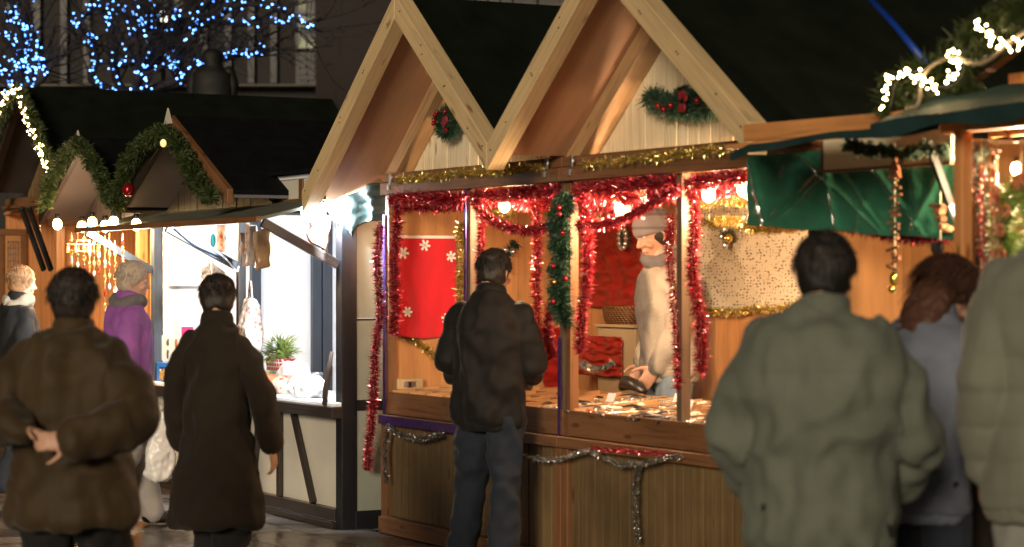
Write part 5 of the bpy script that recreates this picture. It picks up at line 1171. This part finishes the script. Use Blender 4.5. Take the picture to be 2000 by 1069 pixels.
M['pink'] = mat('pink_paper', (.75, .03, .22), .7, var=.03); c = ru(366, 652, -3.5); b = MB(); b.box(-3.5, -3.497, c.y-.045, c.y+.045, c.z-.05, c.z+.05, 'y'); solo('paper_note', b, 'pink', 'bright pink paper note on the white door', 'note')
# picture board and blue box on the counter
c = rv(328, 706, VF+.05); t = thing('picture_board', 'white board with rows of small dark pictures at the left counter end', 'board', c); M['card'] = mat('white_card', (.62, .64, .68), .5, var=.02); M['ink'] = mat('dark_print', (.08, .08, .09), .6, var=.6, vs=70); M['inkr'] = mat('brown_print', (.30, .10, .06), .6, var=.5, vs=60)
x0, x1 = rv(301, 700, VF+.05).x, rv(356, 700, VF+.05).x; zt, zb = rv(328, 656, VF+.05).z, c.z; b = MB(); b.box(x0, x1, VF+.05, VF+.06, zb, zt); part('board', b, 'card', t, bevel=.002)
for i in range(3):
    for j in range(2):
        xx = x0+(x1-x0)*(.2+.3*i); zz = zb+(zt-zb)*(.28+.44*j); b = MB()
        b.ball((xx, VF+.046, zz), .022*(1.2 if j else .9), .004, .030*(.7+.5*((i+j) % 2)), 9, 6); b.ball((xx+.012, VF+.046, zz+.02), .014, .004, .014, 8, 5); part('picture', b, 'inkr' if (i+j) % 3 == 0 else 'ink', t)
M['bluebox'] = mat('bright_blue_card', (.02, .15, .55), .4, var=.05); M['night'] = mat('dark_blue_print', (.01, .03, .18), .4, var=.3, vs=30); M['nat'] = mat('gold_brown_print', (.40, .25, .08), .5, var=.8, vs=70)
c = rv(331, 766, VF+.0); t = thing('picture_box', 'bright blue box printed with a night crib scene on the counter', 'box', c); x0, x1 = rv(306, 700, VF).x, rv(358, 700, VF).x; zt = rv(331, 710, VF).z; b = MB(); b.box(x0, x1, VF, VF+.045, .762, zt); part('box', b, 'bluebox', t, bevel=.003)
b = MB(); b.box(x0+.07, x1-.01, VF-.004, VF-.001, .775, zt-.03); part('picture', b, 'night', t); b = MB()
for i in range(11): b.ball((x0+.085+i*.022, VF-.004, .80+R.uniform(0, .02)), .012, .003, R.uniform(.02, .05), 8, 6)
part('figures', b, 'nat', t, kind='stuff'); b = MB(); b.ball((x0+.09, VF-.005, zt-.055), .012, .002, .012, 8, 6); part('star', b, 'card', t)
# right part of the counter: planted basket, plaid box, folded textiles, white cloths, brown scarf
def plaid():
    m, n, l, b = nodes('red_plaid_cloth'); tc = N(n, 'ShaderNodeTexCoord'); c_ = N(n, 'ShaderNodeTexBrick'); c_.offset = 0; c_.inputs['Scale'].default_value = 1; c_.inputs['Brick Width'].default_value = .028; c_.inputs['Row Height'].default_value = .028; c_.inputs['Mortar Size'].default_value = .004
    mp = N(n, 'ShaderNodeMapping'); mp.inputs['Rotation'].default_value = (math.pi/2, 0, 0); l.new(tc.outputs['Object'], mp.inputs[0]); l.new(mp.outputs[0], c_.inputs[0])
    c_.inputs['Color1'].default_value = (.38, .02, .025, 1); c_.inputs['Color2'].default_value = (.24, .02, .03, 1); c_.inputs['Mortar'].default_value = (.6, .5, .45, 1); l.new(c_.outputs[0], b.inputs['Base Color']); b.inputs['Roughness'].default_value = .9; return m
M['plaid'] = plaid(); c = rv(548, 724, VF+.2); t = thing('plaid_basket', 'basket covered in red plaid holding a small green plant', 'basket', c); b = MB(); b.loft([(c, .13, .06), (c+Vector((0, 0, .08)), .15, .07)], 20, sup=4); part('basket', b, 'plaid', t)
nm = NM(); needles(nm, [c+Vector((-.08, 0, .09)), c+Vector((.0, 0, .16)), c+Vector((.08, 0, .10))], .10, 2600, .009, curl=.5); part('plant', nm, 'moss', t)
for i in range(9): b = MB(); b.ball(c+Vector((R.uniform(-.1, .1), -.06, R.uniform(.08, .2))), .017); part('flower', b, 'whitein', t)
c0 = rv(540, 775, VF+.0); G_ = 'folded textiles on the white stall counter'
for i, (px, m, lab, w, h, z) in enumerate(((520, 'orange_print', 'orange printed textile folded at the front of the white stall counter', .20, .11, .762), (560, 'printed_red', 'pale red printed textile folded beside the orange one', .17, .10, .762), (600, 'whitein', 'heap of white cloths under the flood lamp', .24, .13, .762), (575, 'whitein', 'white folded cloth behind the printed textiles', .2, .19, .762))):
    c = rv(px, 770, VF+.04+.09*(i % 2)+(.1 if i == 3 else 0)); c.z = z; b = MB()
    b.loft([(c+Vector((-w/2, 0, h*.3)), .05, h*.28), (c+Vector((-w/3, 0, h*.45)), .08, h*.42), (c+Vector((0, 0, h*.5)), .085, h*.5), (c+Vector((w/3, 0, h*.42)), .08, h*.40), (c+Vector((w/2, 0, h*.25)), .04, h*.2)], 16, (0, 1, 0), sup=3)
    me = remesh(b, .008, 1, .013, 15, seed=i+3, name='textile'); me.transform(Matrix.Translation(-c)); t = thing('folded_textile', lab, 'textile', c, G_); mpart('cloth', me, m, t)
M['tin'] = mat('painted_tin', (.10, .22, .12), .35, var=.3); M['tinb'] = mat('blue_painted_tin', (.06, .12, .30), .35, var=.3); M['tinr'] = mat('red_painted_tin', (.40, .05, .04), .35, var=.3)
for i, (px, m, lab, h) in enumerate(((518, 'tinr', 'small red tin at the left of the tins behind the folded textiles', .09), (530, 'tin', 'small green tin second from left behind the folded textiles', .12), (582, 'tinb', 'blue tin right of the plaid basket', .10), (594, 'tinr', 'red tin right of the blue one', .13), (608, 'tin', 'green tin beside the double blue wall studs', .09), (620, 'tinb', 'rightmost blue tin behind the white cloths', .11))):
    c = rv(px, 740, VF+.38); c.z = .762; t = thing('tin', lab, 'tin', c, 'tins on the white stall counter'); b = MB(); b.loft([(c, .034, .034), (c+Vector((0, 0, h)), .034, .034)], 16); part('can', b, m, t)
    b = MB(); b.loft([(c+Vector((0, 0, h+.001)), .036, .036), (c+Vector((0, 0, h+.014)), .036, .036), (c+Vector((0, 0, h+.018)), .03, .03)], 16); part('lid', b, 'steel', t)
for i, (u, v) in enumerate(((2.05, .33), (2.45, .49), (2.80, .33), (3.1, .49), (3.45, .33), (3.8, .49))):
    z = .83+.075*v; t = thing('price_card', ('blank white card standing in the trays left of the garland post', 'blank white card standing in the trays right of the garland post', 'blank white card standing in the trays in front of the vendor pouch', 'blank white card standing in the trays nearest the bare post', 'blank white card standing in the trays right of the bare post', 'blank white card standing in the trays at the far right')[i], 'card', (u, v, z), 'cards standing in the trays')
    b = MB(); b.beam((u, v, z), (u, v+.02, z+.05), .075, .003, (1, 0, 0)); part('card', b, 'card', t); b = MB(); b.box(u-.015, u+.015, v-.01, v+.02, z-.002, z+.006); part('foot', b, 'blackmetal', t)
M['brownscarf'] = mat('brown_wool', (.06, .035, .022), .9, var=.3); a = rv(648, 690, VF-.05); b = MB(); b.loft([(rv(634, 792, VF-.07), .035, .01), (rv(636, 760, VF-.07), .032, .012), (rv(642, 725, VF-.06), .028, .012), (rv(648, 688, VF-.05), .015, .01)], 12); solo('scarf', b, 'brownscarf', 'dark brown scarf hanging at the right end of the counter', 'scarf')
# ------------------------------------------------------------------ candle stall ornaments
M['orng'] = mat('gilded_straw', (.75, .5, .2), .4, metal=.4, var=.3, vs=30); M['glassr'] = mat('red_glass', (.5, .05, .03), .15, var=.2)
G_ = 'hanging ornaments in the candle stall'; labs = ['gilded spiral mobile', 'red felt heart string', 'gilded star string', 'gilded bell string', 'white bead string', 'red bauble string', 'small gilded angel string', 'straw star string', 'wooden ring string', 'amber drop string']
for i, (px, y0, y1) in enumerate(((140, 455, 520), (152, 455, 560), (165, 450, 540), (175, 470, 590), (184, 455, 555), (193, 450, 530), (205, 460, 600), (214, 455, 560), (225, 470, 590), (240, 455, 540))):
    v = VF-.42+.04*(i % 3); a, c = rv(px, y0, v), rv(px, y1, v); t = thing('hanging_ornament', labs[i]+' hanging under the bulbs of the candle stall', 'ornament', c, G_); b = MB(); b.tube([a, c], .0022, 4); part('string', b, 'orng', t)
    n = 5
    for q in range(n):
        p = a.lerp(c, (q+1)/n); b = MB()
        if i % 3 == 0:
            for e in range(4): an = e*math.pi/4; b.beam(p-Vector((math.cos(an), 0, math.sin(an)))*.03, p+Vector((math.cos(an), 0, math.sin(an)))*.03, .005, .005, (0, 1, 0))
        elif i % 3 == 1: b.ball(p, .017, .010, .022, 10, 7)
        else: b.tube([p+Vector((math.cos(w)*.03, 0, math.sin(w)*.02)) for w in [j*math.pi/6 for j in range(13)]], .004, 5)
        part('pendant', b, ('orng', 'glassr', 'orng', 'whitein')[(i+q) % 4], t)
c = rv(163, 478, VF-.40); t = thing('ornament_carousel', 'round gilded carousel mobile under the bulbs of the candle stall', 'ornament', c)
for r, dz in ((.12, 0), (.085, -.05), (.05, .03)):
    b = MB(); b.tube([c+Vector((math.cos(w)*r, math.sin(w)*r, dz)) for w in [j*math.pi/10 for j in range(21)]], .006, 6); part('ring', b, 'orng', t)
for i in range(8): w = i*math.pi/4; b = MB(); b.loft([(c+Vector((math.cos(w)*.12, math.sin(w)*.12, -.06)), .014, .014), (c+Vector((math.cos(w)*.12, math.sin(w)*.12, -.03)), .008, .008), (c+Vector((math.cos(w)*.12, math.sin(w)*.12, 0)), .003, .003)], 8); part('bell', b, 'orng', t)
for i, (px, m, lab, h) in enumerate(((196, 'glassr', 'red glass candle jar on the candle stall counter', .16), (208, 'fird', 'dark bottle shaped candle on the candle stall counter', .26), (222, 'orng', 'gilded candle holder on the candle stall counter', .14), (180, 'whitein', 'white pillar candle on the candle stall counter', .18), (246, 'glassr', 'tall red candle at the right end of the candle stall counter', .24), (258, 'whitein', 'short white candle at the right end of the candle stall counter', .12))):
    c = rv(px, 660, VF+.05); c.z = .792; t = thing('candle', lab, 'candle', c, 'candles on the candle stall counter')
    b = MB(); b.loft([(c, .035, .035), (c+Vector((0, 0, h*.3)), .042, .042), (c+Vector((0, 0, h*.7)), .036, .036), (c+Vector((0, 0, h)), .022, .022)], 14); part('wax', b, m, t)
    b = MB(); b.tube([c+Vector((0, 0, h)), c+Vector((.002, 0, h+.02))], .002, 5); part('wick', b, 'wire', t)
# ------------------------------------------------------------------ right stall hangings
M['bark2'] = mat('sawn_bark_wood', (.16, .075, .035), .8, var=.5, vs=30, bump=.5); M['slice'] = mat('dried_orange_slice', (.36, .13, .06), .6, var=.5, vs=40); M['nut'] = mat('nut_shell', (.30, .17, .09), .6, var=.4, vs=40); M['redapple'] = mat('dried_red_apple', (.30, .03, .03), .5, var=.3, vs=30)
def hang(name, label, px, y0, D): a = rd(px, y0, D); return thing(name, label, 'ornament', a, 'rustic hangings on the right stall'), a
D_ = 8.95; t, a = hang('driftwood_string', 'tall string of stacked wooden twigs shaped like fir trees before the tarpaulin', 1748, 280, D_); c = rd(1748, 575, D_)
b = MB(); b.tube([a, c], .0025, 4); part('string', b, 'signw', t)
b = MB(); e = rd(1748, 325, D_); b.prism([e+Vector((-.032, -.006, -.02)), e+Vector((.032, -.006, -.02)), e+Vector((0, -.006, .045))], (0, .012, 0)); b.prism([e+Vector((-.036, -.008, -.045)), e+Vector((.036, -.008, -.045)), e+Vector((0, -.008, .01))], (0, .014, 0)); part('fir_shape', b, 'slice', t)
for i, (y, w) in enumerate(((342, 26), (352, 24), (362, 16), (368, 30), (384, 32), (398, 14), (406, 18), (414, 24), (421, 34), (437, 34), (448, 26), (458, 14), (466, 12), (486, 32), (496, 14), (503, 22), (511, 30), (524, 32))):
    p = rd(1748+R.randint(-3, 3), y, D_); w *= D_/F/2; b = MB(); tl = R.uniform(-.35, .35); b.beam(p+Vector((-w, R.uniform(-.01, .01), w*tl)), p+Vector((w, 0, -w*tl)), .012, R.uniform(.008, .015), (0, 1, 0)); part('twig', b, 'bark2' if i % 4 else 'slice', t, bevel=.003)
b = MB(); p = rd(1746, 545, D_); b.ball(p, .018, .018, .03); part('bell', b, 'goldb', t); b = MB(); b.ball(rd(1742, 565, D_), .015); part('bell', b, 'goldb', t)
D_ = 8.9; t, a = hang('wood_charm_string', 'shorter string with a wooden block, nest and dark heart by the prop', 1837, 276, D_); b = MB(); b.tube([a, rd(1837, 470, D_)], .002, 4); part('string', b, 'signw', t)
for (x, y, w, h, m) in ((1832, 403, 40, 8, 'bark2'), (1835, 413, 22, 14, 'slice'), (1838, 428, 20, 12, 'bark2'), (1850, 448, 34, 16, 'nut'), (1842, 442, 16, 10, 'slice')):
    p = rd(x, y, D_); s = D_/F/2; b = MB(); b.ball(p, w*s, w*s*.6, h*s*1.1, 10, 7) if m == 'nut' else b.beam(p-Vector((w*s, 0, R.uniform(-.01, .01))), p+Vector((w*s, 0, 0)), .03, h*s*2, (0, 1, 0)); part('charm', b, m, t, bevel=.004)
p = rd(1830, 492, D_); b = MB()
for s in (-1, 1): b.ball(p+Vector((s*.016, 0, .015)), .023, .01, .024, 12, 8)
b.loft([(p+Vector((0, 0, -.035)), .004, .003), (p, .034, .009), (p+Vector((0, 0, .012)), .03, .009)], 12); part('heart', b, 'trb', t)
D_ = 8.35; 
for i, (px, y0, y1, m, lab) in enumerate(((1898, 320, 590, 'slice', 'string of dried orange slices nearest the wooden post'), (1917, 325, 570, 'redapple', 'string of dried red apple rings second from the post'), (1942, 300, 590, 'nut', 'string of nuts and dried rings third from the post'), (1948, 370, 580, 'redapple', 'short string of red dried rings beside the nuts'))):
    t, a = hang('dried_fruit_string', lab, px, 272, D_); c = rd(px, y1, D_); b = MB(); b.tube([a, c], .002, 4); part('string', b, 'signw', t); n = int((y1-y0)/13)
    for q in range(n):
        p = rd(px+R.randint(-3, 3), y0+13*q, D_-.0+R.uniform(-.01, .01)); b = MB(); r = R.uniform(.014, .019)
        if i == 2 and q % 2: b.ball(p, r*.8, r*.8, r, 9, 6)
        else:
            an = R.uniform(-.6, .6); b.tube([p+Vector((math.cos(w)*r*.8, math.sin(w)*r*.5*an, math.sin(w)*r*.7)) for w in [j*math.pi/5 for j in range(11)]], .006, 6)
        part('slice', b, m if q % 3 else 'slice', t)
nm = NM(); needles(nm, curve([rd(1912, 275, D_+.08), rd(1916, 400, D_+.08), rd(1918, 590, D_+.08)], 20), .04, 3000, .004); solo('needle_garland', nm, 'fird', 'thin green needle garland hanging behind the dried fruit strings', 'garland')
c = rd(1990, 440, 8.3); t = thing('moss_wreath', 'mossy wreath with wooden rings at the right edge above the quilted shoulder', 'wreath', c); nm = NM()
needles(nm, [c+Vector((math.cos(w)*.085, 0, math.sin(w)*.125)) for w in [j*math.pi/10 for j in range(21)]], .05, 3800, .006, curl=.6); part('moss', nm, 'moss', t)
for dx, dz in ((-.03, -.02), (.0, .05), (-.02, -.11)):
    b = MB(); p = c+Vector((dx, -.06, dz)); b.tube([p+Vector((math.cos(w)*.017, 0, math.sin(w)*.02)) for w in [j*math.pi/6 for j in range(13)]], .007, 6); part('wood_ring', b, 'slice', t)
c = rd(1994, 375, 8.3); t, a = hang('clay_pot', 'small clay bell hanging above the mossy wreath', 1994, 276, 8.3); b = MB(); b.loft([(c, .038, .038), (c+Vector((0, 0, .03)), .036, .036), (c+Vector((0, 0, .06)), .024, .024), (c+Vector((0, 0, .07)), .01, .01)], 16); part('bell', b, 'slice', t); b = MB(); b.tube([a, c+Vector((0, 0, .07))], .003, 5); part('string', b, 'signw', t)
for i in range(5):                                              # little twig shelves nailed to the post
    y = (330, 355, 400, 470, 515)[i]; p = rd(1880, y, 8.42); b = MB(); b.beam(p+Vector((-.03, 0, R.uniform(-.01, .01))), p+Vector((.03, 0, 0)), .02, .01, (0, 1, 0)); solo('twig_peg', b, 'bark2', ('topmost', 'second', 'third', 'fourth', 'lowest')[i]+' little twig nailed across the wooden post', 'twig', 'twigs nailed to the wooden post')
for i, (x0, y0, x1, y1) in enumerate(((1858, 262, 1900, 285), (1893, 272, 1955, 295), (1960, 252, 2000, 270))):
    b = MB(); b.tube(curve([rd(x0, y0, 8.3), rd((x0+x1)/2, y0-8+16*i, 8.28), rd(x1, y1, 8.3)], 10), [.007-.0004*k for k in range(11)], 6); solo('curly_twig', b, 'nut', ('curly twig above the wooden post', 'curly twig holding the dried fruit strings', 'curly twig at the right end of the beam')[i], 'twig', 'curly twigs on the right stall beam')
# ------------------------------------------------------------------ lamps
def bulb(p, watts, label, r=.03, group='warm bulbs in the stalls', col=(1, .66, .38), m='bulb_w'):
    t = thing('light_bulb', label, 'bulb', p, group)
    p = Vector(p); b = MB(); b.ball(p, r, r, r*1.25, 12, 8); part('glass', b, m, t)
    b = MB(); b.tube([p+Vector((0, 0, r*1.1)), p+Vector((0, 0, r*2.2))], r*.55, 8); part('socket', b, 'blackmetal', t)
    lamp(t, p+Vector((0, .05, -r*1.25-.03)), watts*3.0, col, .03); return t
bulb(rv(1216, 405, .10), 16, 'bright bare bulb in front of the red cloth, left of the beanie', .04)
bulb(rv(1258, 362, .07), 10, 'bare bulb at the top of the opening, above the vendor')
bulb(rv(1384, 380, .07), 10, 'bare bulb in the red tinsel right of the wooden post')
bulb(rv(1452, 368, .05), 8, 'bare bulb beside the upper left corner of the green tarpaulin')
bulb(rv(985, 402, .06), 9, 'bare bulb behind the tinsel of the second opening')
bulb(rv(845, 372, .42), 6, 'unseen bulb added behind the beam above the red snowflake cloth')  # added bulb, hidden by the beam, brightens the left bay plywood
for i, (px, lb) in enumerate(((112, 'leftmost glowing bulb over the candle stall'), (160, 'glowing bulb second from left over the candle stall'), (180, 'glowing bulb third from left over the candle stall'), (205, 'glowing bulb fourth from left over the candle stall'), (222, 'glowing bulb fifth from left over the candle stall'), (266, 'rightmost glowing bulb over the candle stall'))):
    bulb(rv(px, 438+(0, 5, -3, 4, -4, 1)[i], VF-.48), 10, lb, .034)
bulb(rv(20, 415, .42), 26, 'bulb glowing under the beam of the far left stall', .03)
p = rv(612, 412, VF-.20)
t = thing('flood_lamp', 'cold white flood lamp glaring at the upper right corner of the white stall', 'lamp', p)
b = MB(); b.ball(p, .075, .075, .07, 16, 10); part('glass', b, 'bulb_c', t)
b = MB(); b.box(p.x-.05, p.x+.05, p.y-.02, p.y+.06, p.z+.068, p.z+.088); part('bracket', b, 'blackmetal', t)
L_ = lamp(t, p+Vector((-.02, .085, -.03)), 1700, (.80, .90, 1), .04); L_.data.type = 'SPOT'; L_.data.spot_size = math.radians(168); L_.data.spot_blend = .35   # the flood points into the stall
L_.rotation_euler = Vector((.55, -.75, .22)).to_track_quat('Z', 'Y').to_euler()
bulb(rd(1985, 330, 8.45), 30, 'small bulb above the moss wreath, added for the unseen lamp of the right stall', .02)  # added stand-in for a lamp out of view, lights tarpaulin and board
